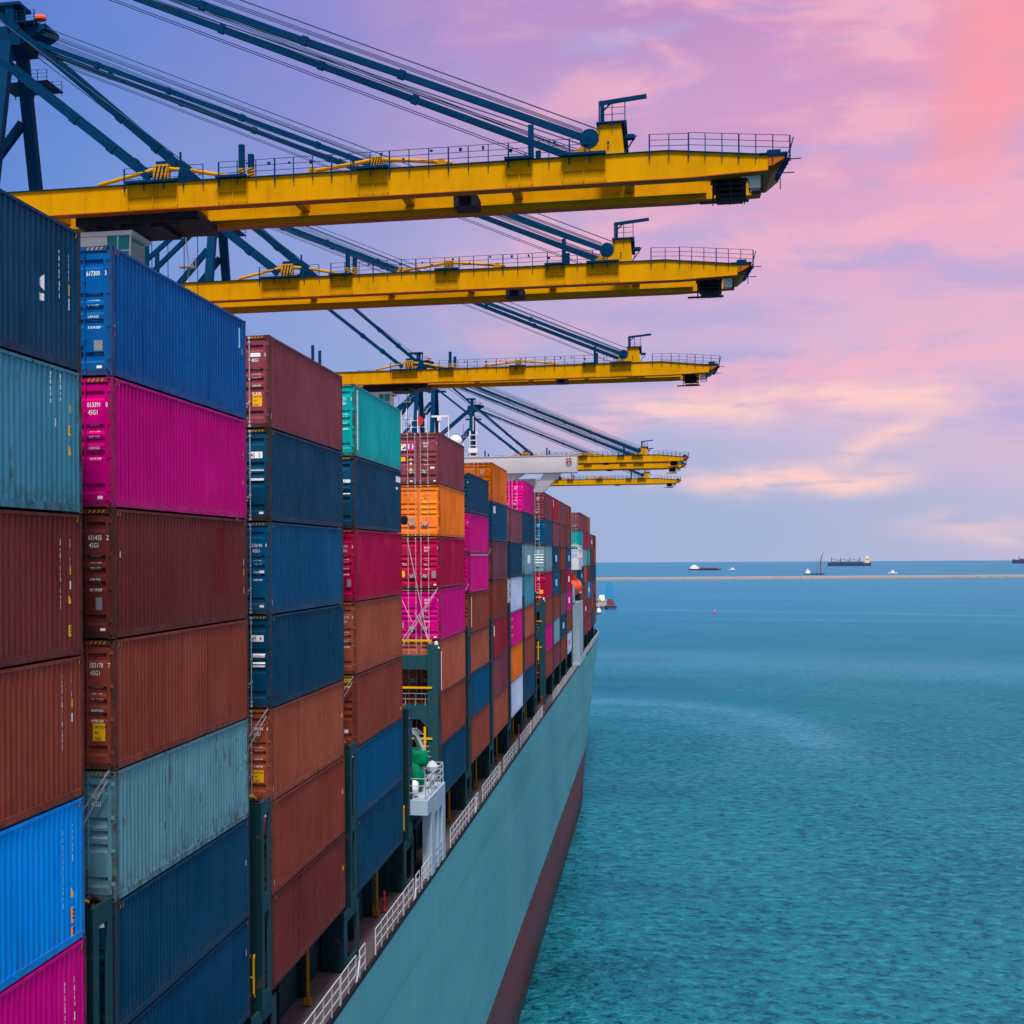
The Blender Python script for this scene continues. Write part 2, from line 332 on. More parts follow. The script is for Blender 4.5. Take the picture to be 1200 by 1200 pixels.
# ------------------------------------------------------------------ mesh helpers
class MB:
    def __init__(s): s.v, s.f, s.m, s.cur = [], [], [], 0
    def mat(s, i): s.cur = i; return s
    def face(s, pts):
        n = len(s.v); s.v += [tuple(p) for p in pts]; s.f.append(tuple(range(n, n + len(pts)))); s.m.append(s.cur); return s
    def hexa(s, a, b):
        n = len(s.v); s.v += [tuple(p) for p in a] + [tuple(p) for p in b]
        for q in ((3, 2, 1, 0), (4, 5, 6, 7), (0, 1, 5, 4), (1, 2, 6, 5), (2, 3, 7, 6), (3, 0, 4, 7)):
            s.f.append(tuple(n + i for i in q)); s.m.append(s.cur)
        return s
    def box(s, x0, y0, z0, x1, y1, z1):
        return s.hexa([(x0, y0, z0), (x1, y0, z0), (x1, y1, z0), (x0, y1, z0)], [(x0, y0, z1), (x1, y0, z1), (x1, y1, z1), (x0, y1, z1)])
    def frame_(s, p, q, up=(0, 0, 1)):
        p, q = Vector(p), Vector(q); d = (q - p).normalized(); up = Vector(up)
        if abs(d.dot(up)) > 0.98: up = Vector((0, 1, 0))
        a = d.cross(up).normalized(); return p, q, a, a.cross(d).normalized()
    def bar(s, p, q, w, h=None, up=(0, 0, 1)):
        h = w if h is None else h
        p, q, a, b = s.frame_(p, q, up); a = a * w / 2; b = b * h / 2
        return s.hexa([p - a - b, p + a - b, p + a + b, p - a + b], [q - a - b, q + a - b, q + a + b, q - a + b])
    def tube(s, p, q, r, n=6, r2=None, cap=True):
        r2 = r if r2 is None else r2
        p, q, a, b = s.frame_(p, q); k = len(s.v)
        for i in range(n):
            t = 2 * math.pi * i / n; o = a * math.cos(t) + b * math.sin(t)
            s.v.append(tuple(p + o * r)); s.v.append(tuple(q + o * r2))
        for i in range(n):
            j = (i + 1) % n
            s.f.append((k + 2 * i, k + 2 * j, k + 2 * j + 1, k + 2 * i + 1)); s.m.append(s.cur)
        if cap:
            s.f.append(tuple(k + 2 * i for i in range(n))[::-1]); s.m.append(s.cur)
            s.f.append(tuple(k + 2 * i + 1 for i in range(n))); s.m.append(s.cur)
        return s
    def path(s, pts, r, n=6):
        for a, b in zip(pts, pts[1:]): s.tube(a, b, r, n)
        return s
    def prism_y(s, prof, y0, y1):       # profile in x,z
        a = [(x, y0, z) for x, z in prof]; b = [(x, y1, z) for x, z in prof]
        k = len(s.v); s.v += a + b; n = len(prof)
        s.f.append(tuple(range(k, k + n))); s.m.append(s.cur)
        s.f.append(tuple(range(k + 2 * n - 1, k + n - 1, -1))); s.m.append(s.cur)
        for i in range(n):
            j = (i + 1) % n
            s.f.append((k + i, k + n + i, k + n + j, k + j)); s.m.append(s.cur)
        return s
    def prism_z(s, prof, z0, z1):       # profile in x,y
        k = len(s.v); n = len(prof); s.v += [(x, y, z0) for x, y in prof] + [(x, y, z1) for x, y in prof]
        s.f.append(tuple(range(k + n - 1, k - 1, -1))); s.m.append(s.cur)
        s.f.append(tuple(range(k + n, k + 2 * n))); s.m.append(s.cur)
        for i in range(n):
            j = (i + 1) % n
            s.f.append((k + i, k + j, k + n + j, k + n + i)); s.m.append(s.cur)
        return s
    def lathe(s, c, prof, n=12, axis='z'):   # prof: (r, t)
        c = Vector(c); k = len(s.v)
        for r, t in prof:
            for i in range(n):
                a = 2 * math.pi * i / n; u, w = r * math.cos(a), r * math.sin(a)
                s.v.append(tuple(c + (Vector((u, w, t)) if axis == 'z' else Vector((t, u, w)) if axis == 'x' else Vector((w, t, u)))))
        for j in range(len(prof) - 1):
            for i in range(n):
                i2 = (i + 1) % n
                s.f.append((k + j * n + i, k + j * n + i2, k + (j + 1) * n + i2, k + (j + 1) * n + i)); s.m.append(s.cur)
        return s
    def blob(s, c, r, seed, n=10, m=7, amp=0.18):
        rr = random.Random(seed); k = len(s.v)
        for j in range(m + 1):
            ph = math.pi * j / m
            for i in range(n):
                a = 2 * math.pi * i / n; q = 1 + amp * (rr.random() - 0.5) * 2
                ux, uy, uz = math.sin(ph) * math.cos(a), math.sin(ph) * math.sin(a), math.cos(ph)
                e = 0.6
                f = lambda t: math.copysign(abs(t) ** e, t)
                s.v.append((c[0] + r[0] * q * f(ux), c[1] + r[1] * q * f(uy), c[2] + r[2] * q * f(uz)))
        for j in range(m):
            for i in range(n):
                i2 = (i + 1) % n
                s.f.append((k + j * n + i, k + (j + 1) * n + i, k + (j + 1) * n + i2, k + j * n + i2)); s.m.append(s.cur)
        return s
    def text(s, body, size, fn, sx=0.62, spacing=1.0):
        """lettering; fn maps (x, y) of the writing to a point"""
        vs, fs = glyphs(body)
        k = len(s.v); s.v += [tuple(fn(x * size * sx, y * size)) for x, y in vs]
        for q in fs: s.f.append(tuple(k + i for i in q)); s.m.append(s.cur)
        return s
    def mesh(s, name, mats, off=(0, 0, 0)):
        me = bpy.data.meshes.new(name)
        me.from_pydata([(x - off[0], y - off[1], z - off[2]) for x, y, z in s.v], [], s.f)
        for m in mats: me.materials.append(m)
        if len(mats) > 1: me.polygons.foreach_set('material_index', s.m)
        me.update(); return me
    def build(s, name, mats, parent=None, off=None):
        if not isinstance(mats, (list, tuple)): mats = [mats]
        if off is None: off = parent.get('_o', (0, 0, 0)) if parent is not None else (0, 0, 0)
        o = bpy.data.objects.new(name, s.mesh(name, mats, off)); COL.objects.link(o)
        if parent is not None: o.parent = parent; o['_o'] = off
        return o
_G = {}
def glyphs(body):
    if body not in _G:
        cu = bpy.data.curves.new('lettering_source', 'FONT'); cu.body = body; cu.size = 1.0; cu.resolution_u = 2; cu.offset = 0.008
        ob = bpy.data.objects.new('lettering_source', cu); COL.objects.link(ob)
        dg = bpy.context.evaluated_depsgraph_get()
        me = bpy.data.meshes.new_from_object(ob.evaluated_get(dg))
        _G[body] = ([(v.co.x, v.co.y) for v in me.vertices], [tuple(p.vertices) for p in me.polygons])
        bpy.data.objects.remove(ob); bpy.data.curves.remove(cu); bpy.data.meshes.remove(me)
    return _G[body]
def smooth(o):
    o.data.polygons.foreach_set('use_smooth', [True] * len(o.data.polygons)); return o
def empty(name, loc, label, cat, group=None):
    o = bpy.data.objects.new(name, None); COL.objects.link(o); o.location = loc
    o['label'] = label; o['category'] = cat; o['_o'] = tuple(loc)
    if group: o['group'] = group
    return o
def tag(o, label, cat, group=None):
    o['label'] = label; o['category'] = cat
    if group: o['group'] = group
    return o
def single(name, mb, mats, base, label, cat, group=None):
    o = mb.build(name, mats, None, base); o.location = base
    return tag(o, label, cat, group)
def copy_tree(o, parent=None):
    c = o.copy(); COL.objects.link(c)
    if parent is not None: c.parent = parent
    for ch in list(o.children): copy_tree(ch, c)
    return c

# ------------------------------------------------------------------ sea and quay
mb = MB(); rings = [0, 60, 150, 400, 1000, 2500, 5000, 9150]; NS = 128
for r in rings[1:]:
    for i in range(NS):
        a = 2 * math.pi * i / NS; mb.v.append((r * math.cos(a), r * math.sin(a), 0))
mb.v.append((0, 0, 0)); cidx = len(mb.v) - 1
for i in range(NS):
    mb.f.append((cidx, i, (i + 1) % NS)); mb.m.append(0)
for j in range(len(rings) - 2):
    for i in range(NS):
        i2 = (i + 1) % NS
        mb.f.append((j * NS + i, (j + 1) * NS + i, (j + 1) * NS + i2, j * NS + i2)); mb.m.append(0)
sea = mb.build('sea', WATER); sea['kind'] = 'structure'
q = MB().box(-160, -60, -3, -63.5, 640, 4.0).build('quay', CONC); q['kind'] = 'structure'

# ------------------------------------------------------------------ the ship
SX, SY = -36.0, 165.0
ship = empty('container_ship', (SX, SY, 0), "huge teal hulled container ship loaded high with containers alongside the quay", 'ship')
HB = 25.13; DECK = 21.3; RED = 7.0; CZ = 23.85; CX = -11.66
def hx(y, z):
    t = min(max(z, 0), DECK) / DECK
    yt = 240 + 85 * t ** 1.35; yb = 362 + 26 * t
    k = min(max((y - yt) / (yb - yt), 0), 1)
    return max(HB * (1 - k ** 2.2), 0.02)
ys = [-45, -20, 20, 60, 100, 140, 180, 210, 230] + list(range(238, 390, 5)) + [388]
def hull_rows(zs, mb):
    for sgn in (1, -1):
        for a, b in zip(zs, zs[1:]):
            for y0, y1 in zip(ys, ys[1:]):
                p = [(SX + sgn * hx(y0, a), y0, a), (SX + sgn * hx(y1, a), y1, a), (SX + sgn * hx(y1, b), y1, b), (SX + sgn * hx(y0, b), y0, b)]
                mb.face(p if sgn > 0 else p[::-1])
    a, b = zs[0], zs[-1]
    mb.face([(SX - HB, -45, a), (SX + HB, -45, a), (SX + HB, -45, b), (SX - HB, -45, b)])
h = MB(); h.mat(0); hull_rows([RED, 10, 13, 16, 19, DECK], h); h.mat(1); hull_rows([-3, 0, 3, RED], h)
hull = h.build('hull', [HULLT, HULLR], ship)
# merge the seams so the side shades smoothly
import bmesh
bm = bmesh.new(); bm.from_mesh(hull.data); bmesh.ops.remove_doubles(bm, verts=bm.verts, dist=0.001); bm.to_mesh(hull.data); bm.free()
d = MB()
prev = None
for y0, y1 in zip(ys, ys[1:]):
    a, b = hx(y0, DECK) - 0.03, hx(y1, DECK) - 0.03
    d.face([(SX - a, y0, DECK - 0.05), (SX + a, y0, DECK - 0.05), (SX + b, y1, DECK - 0.05), (SX - b, y1, DECK - 0.05)])
d.build('deck', DECKM, ship)
e = MB()
for y0, y1 in zip(ys, ys[1:]):
    a, b = hx(y0, DECK), hx(y1, DECK)
    e.hexa([(SX + a - 0.10, y0, DECK - 0.02), (SX + a + 0.012, y0, DECK - 0.02), (SX + b + 0.012, y1, DECK - 0.02), (SX + b - 0.10, y1, DECK - 0.02)],
           [(SX + a - 0.10, y0, DECK + 0.16), (SX + a + 0.012, y0, DECK + 0.16), (SX + b + 0.012, y1, DECK + 0.16), (SX + b - 0.10, y1, DECK + 0.16)])
e.build('gunwale', DARKM, ship)

BAYS = [20.15, 34.4, 49.6, 64.5, 90.9, 106.1, 121.3, 136.4, 151.2, 180.5, 195.3, 210.2, 225.0, 265.2, 280.0, 294.8, 309.6, 324.2]
L = 12.192
# hatch coaming with stiffeners under the stacks
cm = MB()
cm.box(-58, 8, DECK, -12.75, 340, 23.55)
for k in range(70):
    y = 12 + k * 4.6
    cm.box(-12.75, y, DECK, -12.35, y + 0.12, 23.4)
cm.box(-12.75, 8, 23.1, -12.30, 340, 23.35)
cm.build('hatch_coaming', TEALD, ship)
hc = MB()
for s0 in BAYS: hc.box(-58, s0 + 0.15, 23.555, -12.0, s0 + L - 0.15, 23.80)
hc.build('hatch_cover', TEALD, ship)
# yellow pipe stanchions under the overhang
for k, s0 in enumerate(BAYS[:9]):
    MB().tube((-12.2, s0 + 7.6, DECK), (-12.2, s0 + 7.6, 23.55), 0.07, 8).box(-12.32, s0 + 7.48, DECK, -12.08, s0 + 7.72, DECK + 0.25).build('pipe_stanchion', OCHRE, ship)

# lashing bridges ------------------------------------------------------------
def lashing_bridge(y1, top, yw=1.35, wide=False):
    """portal standing against the doors at y1; its side plate faces outboard"""
    y0 = y1 - yw
    o = MB()
    xo, xi = -11.68, -12.20
    # pedestal on deck with an opening
    p0, p1 = y0 - 1.1, y1 + 0.9
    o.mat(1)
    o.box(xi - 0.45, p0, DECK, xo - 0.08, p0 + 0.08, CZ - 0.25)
    o.mat(0)
    for a, b in ((p0 + 0.081, p0 + 0.75), (p1 - 0.55, p1)): o.box(xo - 0.16, a, DECK, xo - 0.08, b, CZ - 0.3)
    o.box(xo - 0.16, p0 + 0.751, DECK, xo - 0.08, p1 - 0.551, DECK + 0.25); o.box(xo - 0.16, p0 + 0.751, CZ - 0.75, xo - 0.08, p1 - 0.551, CZ - 0.3)
    # column: stiles and cross plates leave long openings
    o.mat(0)
    o.box(xo - 0.09, y0 + 0.05, CZ - 0.3, xo, y0 + 0.42, top)
    o.box(xo - 0.09, y1 - 0.30, CZ - 0.3, xo, y1 - 0.03, top)
    n = max(2, int((top - CZ) / 2.92 + 0.5))
    zc = [CZ - 0.3 + (top - CZ + 0.3) * i / n for i in range(n + 1)]
    for i, z in enumerate(zc):
        hh = 0.28 if i not in (0, n) else 0.45
        a, b = max(z - hh, zc[0]), min(z + hh, top)
        o.box(xo - 0.085, y0 + 0.421, a, xo - 0.005, y1 - 0.301, b)
    # inboard frame, its shade put into the darker colour
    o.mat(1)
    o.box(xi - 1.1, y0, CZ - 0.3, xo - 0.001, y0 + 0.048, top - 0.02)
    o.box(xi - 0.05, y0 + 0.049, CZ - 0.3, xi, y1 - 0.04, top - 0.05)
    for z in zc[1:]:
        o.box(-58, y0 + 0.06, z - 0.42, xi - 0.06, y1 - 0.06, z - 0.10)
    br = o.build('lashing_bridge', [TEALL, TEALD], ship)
    # yellow grab rail and walkway rail, floodlight
    z = CZ + 0.15
    MB().path([(xo - 0.22, y0 - 0.06, z), (xo - 0.22, y0 - 0.16, z + 0.12), (xo - 0.22, y0 - 0.16, z + 1.15), (xo - 0.22, y0 - 0.06, z + 1.27)], 0.035).path(
        [(xo - 0.36, y0 - 0.06, z), (xo - 0.36, y0 - 0.16, z + 0.12), (xo - 0.36, y0 - 0.16, z + 1.15), (xo - 0.36, y0 - 0.06, z + 1.27)], 0.035).path(
        [(xo - 0.22, y0 - 0.16, z + 0.6), (xo - 0.36, y0 - 0.16, z + 0.6)], 0.03).build('grab_rail', YELLOW, br, br['_o'])
    MB().bar((xi - 3, y0 + 0.15, top + 0.18), (xo - 0.25, y0 + 0.15, top + 0.18), 0.07).bar((xo - 0.3, y0 + 0.15, top + .18), (xo - 0.3, y0 + 0.6, top + 0.03), 0.05).build('walkway_rail', YELLOW, br, br['_o'])
    fl = MB().lathe((xo - 0.16, y0 + 0.8, top - 0.45), [(0.02, 0.22), (0.06, 0.20), (0.07, 0.06), (0.12, 0.03), (0.15, -0.10), (0.01, -0.11)], 10, 'z')
    fl.build('floodlight', WHITE, br, br['_o'])
    return br
for y1, top in ((34.25, 29.85), (49.5, 29.88), (64.4, 29.92), (79.9, 29.95), (106.0, 32.75), (121.2, 32.78), (136.3, 33.5), (151.1, 33.7),
                (166.6, 33.7), (195.2, 33.5), (210.1, 33.5), (224.9, 33.5), (240.2, 33.3), (279.9, 33.3), (294.7, 33.3), (309.5, 33.3), (324.1, 33.3)):
    lashing_bridge(y1, top)

# the broad bridge portals in front of the two bays that stand free
def portal(y1, top):
    y0 = y1 - 1.2
    o = MB(); xo = -11.68
    def frame(xa, xb):      # two posts and beams facing forward
        o.mat(0)
        for z, hgt in ((top - 1.35, 0.75), (top - 4.1, 0.75)):
            o.box(-58, y0 + 0.02, z, xo - 0.56, y0 + 0.10, z + hgt); o.box(-58, y0 + 0.101, z + hgt - 0.1, xo - 0.56, y1 - 0.05, z + hgt)
        o.box(xo - 0.55, y0, DECK, xo, y1 - 0.05, top)
        # haunches
        for z in (top - 4.1,):
            o.prism_y([(xo - 0.56, z - 0.45), (xo - 0.56, z - 0.002), (xo - 1.0, z - 0.002)], y0 + 0.021, y0 + 0.099)
    frame(-58, xo)
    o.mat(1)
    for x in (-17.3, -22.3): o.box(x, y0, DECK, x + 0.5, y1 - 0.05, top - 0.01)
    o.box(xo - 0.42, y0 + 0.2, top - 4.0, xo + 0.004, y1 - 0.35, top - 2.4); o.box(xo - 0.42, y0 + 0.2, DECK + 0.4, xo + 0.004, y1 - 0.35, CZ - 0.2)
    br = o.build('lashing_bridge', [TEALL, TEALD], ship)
    w = MB()
    for z in (top + 0.25, top - 2.35, top - 5.15): w.bar((-22, y0 - 0.02, z), (xo - 0.3, y0 - 0.02, z), 0.10)
    w.bar((xo - 0.7, y0 - 0.06, top - 6.6), (xo - 0.7, y0 - 0.06, top - 4.5), 0.12)
    w.build('walkway_rail', YELLOW, br, br['_o'])
    g = MB()
    for z in (top - 2.7, top - 3.0, top - 5.7, top - 6.3, top - 6.9): g.bar((-22, y0 + 0.3, z), (xo - 0.56, y0 + 0.3, z), 0.04)
    for x in range(9): g.bar((-12.4 - 0.55 * x, y0 + 0.3, top - 3.4), (-12.4 - 0.55 * x, y0 + 0.3, top - 2.7), 0.03)
    g.build('rod_rack', GALV, br, br['_o'])
    MB().lathe((xo - 0.12, y0 + 0.5, top - 0.1), [(0.02, 0.30), (0.09, 0.26), (0.11, 0.05), (0.2, -0.1), (0.01, -0.12)], 10).build('floodlight', WHITE, br, br['_o'])
portal(90.75, 32.45); portal(180.35, 32.6); portal(265.05, 32.6)

# deck railings --------------------------------------------------------------
def railing(y0, y1, x=-10.93, z=DECK + 0.14, parent=ship, mat=RAILW, hgt=1.05, step=1.45, ax='y', x1=None, rails=3, r=0.021):
    o = MB()
    p = (lambda t, zz: (x, t, zz)) if ax == 'y' else (lambda t, zz: (t, x, zz))
    n = max(1, round((y1 - y0) / step))
    for i in range(n + 1):
        t = y0 + (y1 - y0) * i / n
        o.bar(p(t, z), p(t, z + hgt), r * 2.1, r * 1.3)
    for k in range(rails):
        zz = z + hgt - k * hgt / rails
        o.tube(p(y0, zz), p(y1, zz), r, 5)
    return o.build('railing', mat, parent, parent.get('_o'))
for k, s0 in enumerate(BAYS):
    if s0 > 280: break
    if k == 4: continue
    railing(s0 - 0.2, s0 + 7.1); railing(s0 + 7.3, s0 + 10.3); railing(s0 + 11.1, s0 + 12.3)
railing(77.6, 79.6); railing(79.9, 86.0); railing(88.8, 97.6); railing(97.9, 101); railing(101.8, 103)
# stays behind some posts
for y in (44.9, 60.1, 75.2, 101.5):
    MB().bar((-10.93, y, DECK + 0.14), (-10.93, y + 0.75, DECK + 0.95), 0.05, 0.05).build('rail_stay', RAILW, ship)
# solid bulwark forward
bw = MB()
for y0, y1 in zip(ys, ys[1:]):
    if y0 >= 288:
        a, b = hx(y0, DECK), hx(y1, DECK)
        bw.hexa([(SX + a - 0.12, y0, DECK + 0.16), (SX + a, y0, DECK + 0.16), (SX + b, y1, DECK + 0.16), (SX + b - 0.12, y1, DECK + 0.16)],
                [(SX + a - 0.12, y0, DECK + 1.15), (SX + a, y0, DECK + 1.15), (SX + b, y1, DECK + 1.15), (SX + b - 0.12, y1, DECK + 1.15)])
bw.build('bulwark', PALEB, ship)
# folded gangway stowed at the deck edge, a red hydrant, red post
g = MB().box(-11.9, 241, DECK + 0.1, -10.75, 262, DECK + 0.28)
for k in range(15): g.bar((-10.78, 241 + k * 1.45, DECK + 0.28), (-10.78, 241 + k * 1.45, DECK + 1.2), 0.07)
g.box(-10.83, 241, DECK + 0.3, -10.77, 262, DECK + 1.2)
g.build('gangway', PALEB, ship)
for y in (73.0, 147.6, 178.3):
    MB().lathe((-12.0, y, DECK), [(0.10, 0), (0.10, 0.08), (0.05, 0.1), (0.05, 0.72), (0.09, 0.76), (0.08, 0.88), (0.01, 0.95)], 10).box(-12.05, y - 0.16, DECK + 0.5, -11.95, y + 0.16, DECK + 0.6).build('fire_hydrant', REDP, ship)

# white platform with a small provision crane in the free bay --------------------
PT = 25.4
pf = MB()
pf.box(-15.2, 79.35, PT - 0.72, -10.87, 86.2, PT)
for a, b in ((80.9, 82.1), (83.35, 83.75), (85.1, 86.2)): pf.box(-11.35, a, DECK, -10.872, b, PT - 0.721)
pf.box(-11.36, 82.101, DECK, -11.28, 85.099, PT - 0.721)
for a, b in ((82.101, 83.349), (83.751, 85.099)): pf.box(-11.27, a, PT - 1.0, -10.876, b, PT - 0.722)
pf.box(-14.9, 80.9, DECK, -14.4, 82.1, PT - 0.721)
plat = pf.build('crane_platform', PALEB, ship)
railing(79.45, 86.1, -10.97, PT, plat, RAILW, 1.05, 1.1); railing(-15.0, -11.0, 79.45, PT, plat, RAILW, 1.05, 1.0, 'x')
railing(-15.0, -11.0, 86.1, PT, plat, RAILW, 1.05, 1.0, 'x')
jb = MB().tube((-11.55, 82.6, PT), (-11.55, 82.6, PT + 1.65), 0.15, 10, 0.12)
J = [Vector(p) for p in ((-11.5, 82.6, PT + 1.5), (-11.62, 82.4, PT + 2.3), (-11.85, 82.1, PT + 2.95), (-12.1, 81.8, PT + 3.25), (-12.35, 81.6, PT + 3.3), (-12.75, 81.4, PT + 2.9))]
for a, b, w in zip(J, J[1:], (0.30, 0.26, 0.22, 0.16, 0.05)): jb.bar(a, b, w, 0.2)
for i in range(10):
    t = i / 9 * 3.0; a = int(min(t, 2.99)); c0 = J[a].lerp(J[a + 1], t - a)
    jb.bar(c0 + Vector((-0.1, 0, 0)), c0 + Vector((0.42, 0, 0.02)), 0.03)
jb.build('deck_crane', RAILW, plat, plat['_o'])
MB().lathe((-11.2, 83.6, PT + 0.55), [(0.12, -0.5), (0.14, 0.3), (0.3, 0.4), (0.34, 0.6), (0.12, 0.85), (0.01, 0.9)], 10).box(-11.45, 83.3, PT + 0.5, -10.95, 83.9, PT + 0.75).build('winch', RAILW, plat, plat['_o'])
tp = MB().blob((-12.45, 82.4, PT + 0.72), (0.95, 0.75, 0.80), 3, 16, 11, 0.10)
smooth(single('covered_machine', tp, GREENT, (-12.45, 82.4, PT), "larger green tarpaulin bundle standing on the white crane platform", 'covered machine'))
tp = MB().blob((-11.75, 82.55, PT + 1.72), (0.50, 0.42, 0.42), 8, 14, 9, 0.16)
smooth(single('covered_winch', tp, GREENT, (-11.75, 82.55, PT + 1.35), "small green tarpaulin bundle wrapped high on the white deck crane", 'covered winch'))
lr = empty('life_raft', (-12.1, 80.3, PT), "white drum shaped life raft canister behind the platform's front railing", 'life raft')
smooth(MB().lathe((-12.1, 80.3, PT + 0.48), [(0.01, -0.65), (0.3, -0.62), (0.38, -0.5), (0.38, -0.03), (0.41, -0.02), (0.41, 0.02), (0.38, 0.03), (0.38, 0.5), (0.3, 0.62), (0.01, 0.65)], 16, 'x').build('canister', SHIPW, lr))
cr = MB()
for x in (-12.5, -11.7): cr.box(x - 0.04, 79.95, PT, x + 0.04, 80.65, PT + 0.12)
cr.build('cradle', RAILW, lr)

# bridge house and wings ---------------------------------------------------------
WZ0, WZ1 = 49.35, 51.75
nb = MB()
nb.box(-58, 241.5, 23, -17.0, 252, 48.6)
for z in range(26, 49, 3): nb.box(-58.1, 241.3, z, -16.9, 252.2, z + 0.12)
house = nb.build('bridge_house', WHITE, ship)
wg = MB().box(-61.1, 239.0, WZ0, -10.9, 242.2, WZ1)
wg.box(-61.1, 238.9, WZ1, -10.88, 242.3, WZ1 + 0.07)
wing = wg.build('bridge_wing', WHITE, house, house['_o'])
for x0, x1, xb0, xb1, zb in ((-15.6, -13.1, -17.3, -15.7, 46.6), (-22.6, -18.3, -22.0, -20.2, 48.2)):
    MB().prism_y([(x1, WZ0 - 0.01), (x0, WZ0 - 0.01), (xb0, zb), (xb1, zb)], 239.6, 241.4).build('wing_bracket', WHITE, house, house['_o'])
mt = MB()
for x in (-27.0, -26.0):
    for y in (246, 247): mt.bar((x, y, WZ1), (x, y, 56.2), 0.1)
for k in range(5): mt.box(-27.1, 245.9, WZ1 + 0.6 + k * 0.8, -25.9, 247.1, WZ1 + 0.68 + k * 0.8)
mt.box(-27.2, 245.8, 52.9, -25.8, 247.2, 53.6)
mt.tube((-26.5, 246.5, 56.2), (-26.5, 246.5, 58.4), 0.06).tube((-25.9, 246.0, 56.2), (-25.9, 246.0, 57.4), 0.04)
mt.build('signal_mast', WHITE, house, house['_o'])
smooth(MB().lathe((-29.2, 246.5, 54.6), [(0.5, -3.0), (0.5, -0.6), (0.85, -0.5), (1.05, 0), (1.0, 0.45), (0.7, 0.85), (0.3, 1.02), (0.01, 1.05)], 16).build('radar_dome', WHITE, house, house['_o']))
MB().tube((-31.6, 246.5, 51.8), (-31.6, 246.5, 58.4), 0.14, 8).box(-32.8, 246.35, 58.42, -30.3, 246.65, 58.68).box(-31.9, 246.2, 57.9, -31.3, 246.8, 58.4).build('radar_scanner', WHITE, house, house['_o'])
lm = MB()
for x in (-33.6, -34.9, -35.9, -37.4, -30.2): lm.bar((x, 246.5, 51.8), (x, 246.5, 59.0 + 0.6 * math.sin(x * 3)), 0.12)
for z in (54, 55.5, 57, 58): lm.bar((-37.4, 246.5, z), (-33.6, 246.5, z), 0.06)
lm.build('lattice_mast', WHITE, house, house['_o'])
fg = MB()
pts = [(-34.75, 246.2, 58.9), (-34.3, 246.15, 58.55), (-33.9, 246.25, 58.0), (-34.25, 246.15, 57.3), (-34.7, 246.2, 57.2)]
fg.prism_y([(p[0], p[2]) for p in pts], 246.18, 246.21)
single('flag', fg, REDP, (-34.75, 246.2, 57.2), "small red flag flying from the mast behind the maroon door", 'flag')
lb = MB()
for i in range(20):
    a0, a1 = 2 * math.pi * i / 20, 2 * math.pi * (i + 1) / 20
    lb.mat(1 if i % 5 == 0 else 0)
    lb.tube((-12.0 + 0.32 * math.cos(a0), 238.75, 51.05 + 0.32 * math.sin(a0)), (-12.0 + 0.32 * math.cos(a1), 238.75, 51.05 + 0.32 * math.sin(a1)), 0.11, 8)
single('lifebuoy', lb, [REDP, WHITEM], (-12.0, 238.75, 50.7), "red and white lifebuoy ring on the white bridge wing", 'lifebuoy')

# lifeboat station abaft the bridge: white tower, gallery, orange boat
tw = MB().box(-12.6, 246.0, DECK, -11.0, 259, 30.4)
for k in range(3): tw.box(-11.0, 247.5 + k * 4, DECK + 1, -10.95, 247.9 + k * 4, 30)
tw.box(-12.0, 245.8, 30.4, -11.6, 246.2, 33.0)
tw.build('davit_tower', PALEB, house, house['_o'])
gl = MB().box(-13.8, 252, 35.2, -11.3, 262, 37.0)
for z in (38.2, 38.9): gl.bar((-11.35, 252, z), (-11.35, 262, z), 0.14); gl.bar((-13.8, 252, z), (-11.3, 252, z), 0.14)
for y in (252, 255.3, 258.6, 262): gl.bar((-11.35, y, 37), (-11.35, y, 38.9), 0.14)
gl.build('boat_gallery', WHITE, house, house['_o'])
lbt = empty('lifeboat', (-12.4, 256, 30.8), "orange red enclosed lifeboat hanging between the stacks by the bridge", 'lifeboat')
smooth(MB().lathe((-12.4, 256, 32.6), [(0.02, -4.2), (.7, -3.9), (1.2, -2.6), (1.4, -0.5), (1.35, 1.6), (1.0, 3.3), (.4, 4.2), (0.02, 4.4)], 14, 'y').build('hull', ORGP, lbt))
smooth(MB().blob((-12.4, 254.6, 34.1), (0.6, 1.0, 0.5), 4, 12, 7, 0.01).build('canopy', ORGP, lbt))
MB().bar((-11.18, 253, 31.7), (-11.18, 259, 31.7), 0.12).build('fender', SHIPW, lbt)

# ------------------------------------------------------------------ containers
HCH, STH = 2.896, 2.591
W2, L2 = 1.219, L / 2
def corr(ins=0.0):
    """side profile along y: list of (y, depth)"""
    pts = []; p = 0.2755; n = 43; y = -n * p / 2
    for i in range(n):
        pts += [(y, 0.0), (y + 0.072, 0.0), (y + 0.138, 0.036), (y + 0.209, 0.036)]; y += p
    pts += [(y, 0.0)]
    return pts
CORR = corr()
def corr_depth(y):
    for (a, da), (b, db) in zip(CORR, CORR[1:]):
        if a <= y <= b: return da + (db - da) * (y - a) / (b - a)
    return 0.0
SXP = W2 - 0.010                                  # outermost plane of the side sheet
TROUGH = [(0.30, 0.52), (1.04, 1.26), (1.33, 1.52), (1.62, 1.82), (2.36, 2.60)]   # below the top
def door_depth(zt, H=HCH):
    k = H / HCH
    for a, b in TROUGH:
        a, b = a * k, b * k; w = (b - a)
        if a <= zt <= b:
            t = (zt - a) / w
            return 0.075 * (t / 0.22 if t < 0.22 else 1.0 if t < 0.62 else (1 - t) / 0.38)
    return 0.0
DY = -L2 + 0.035                                  # door plane
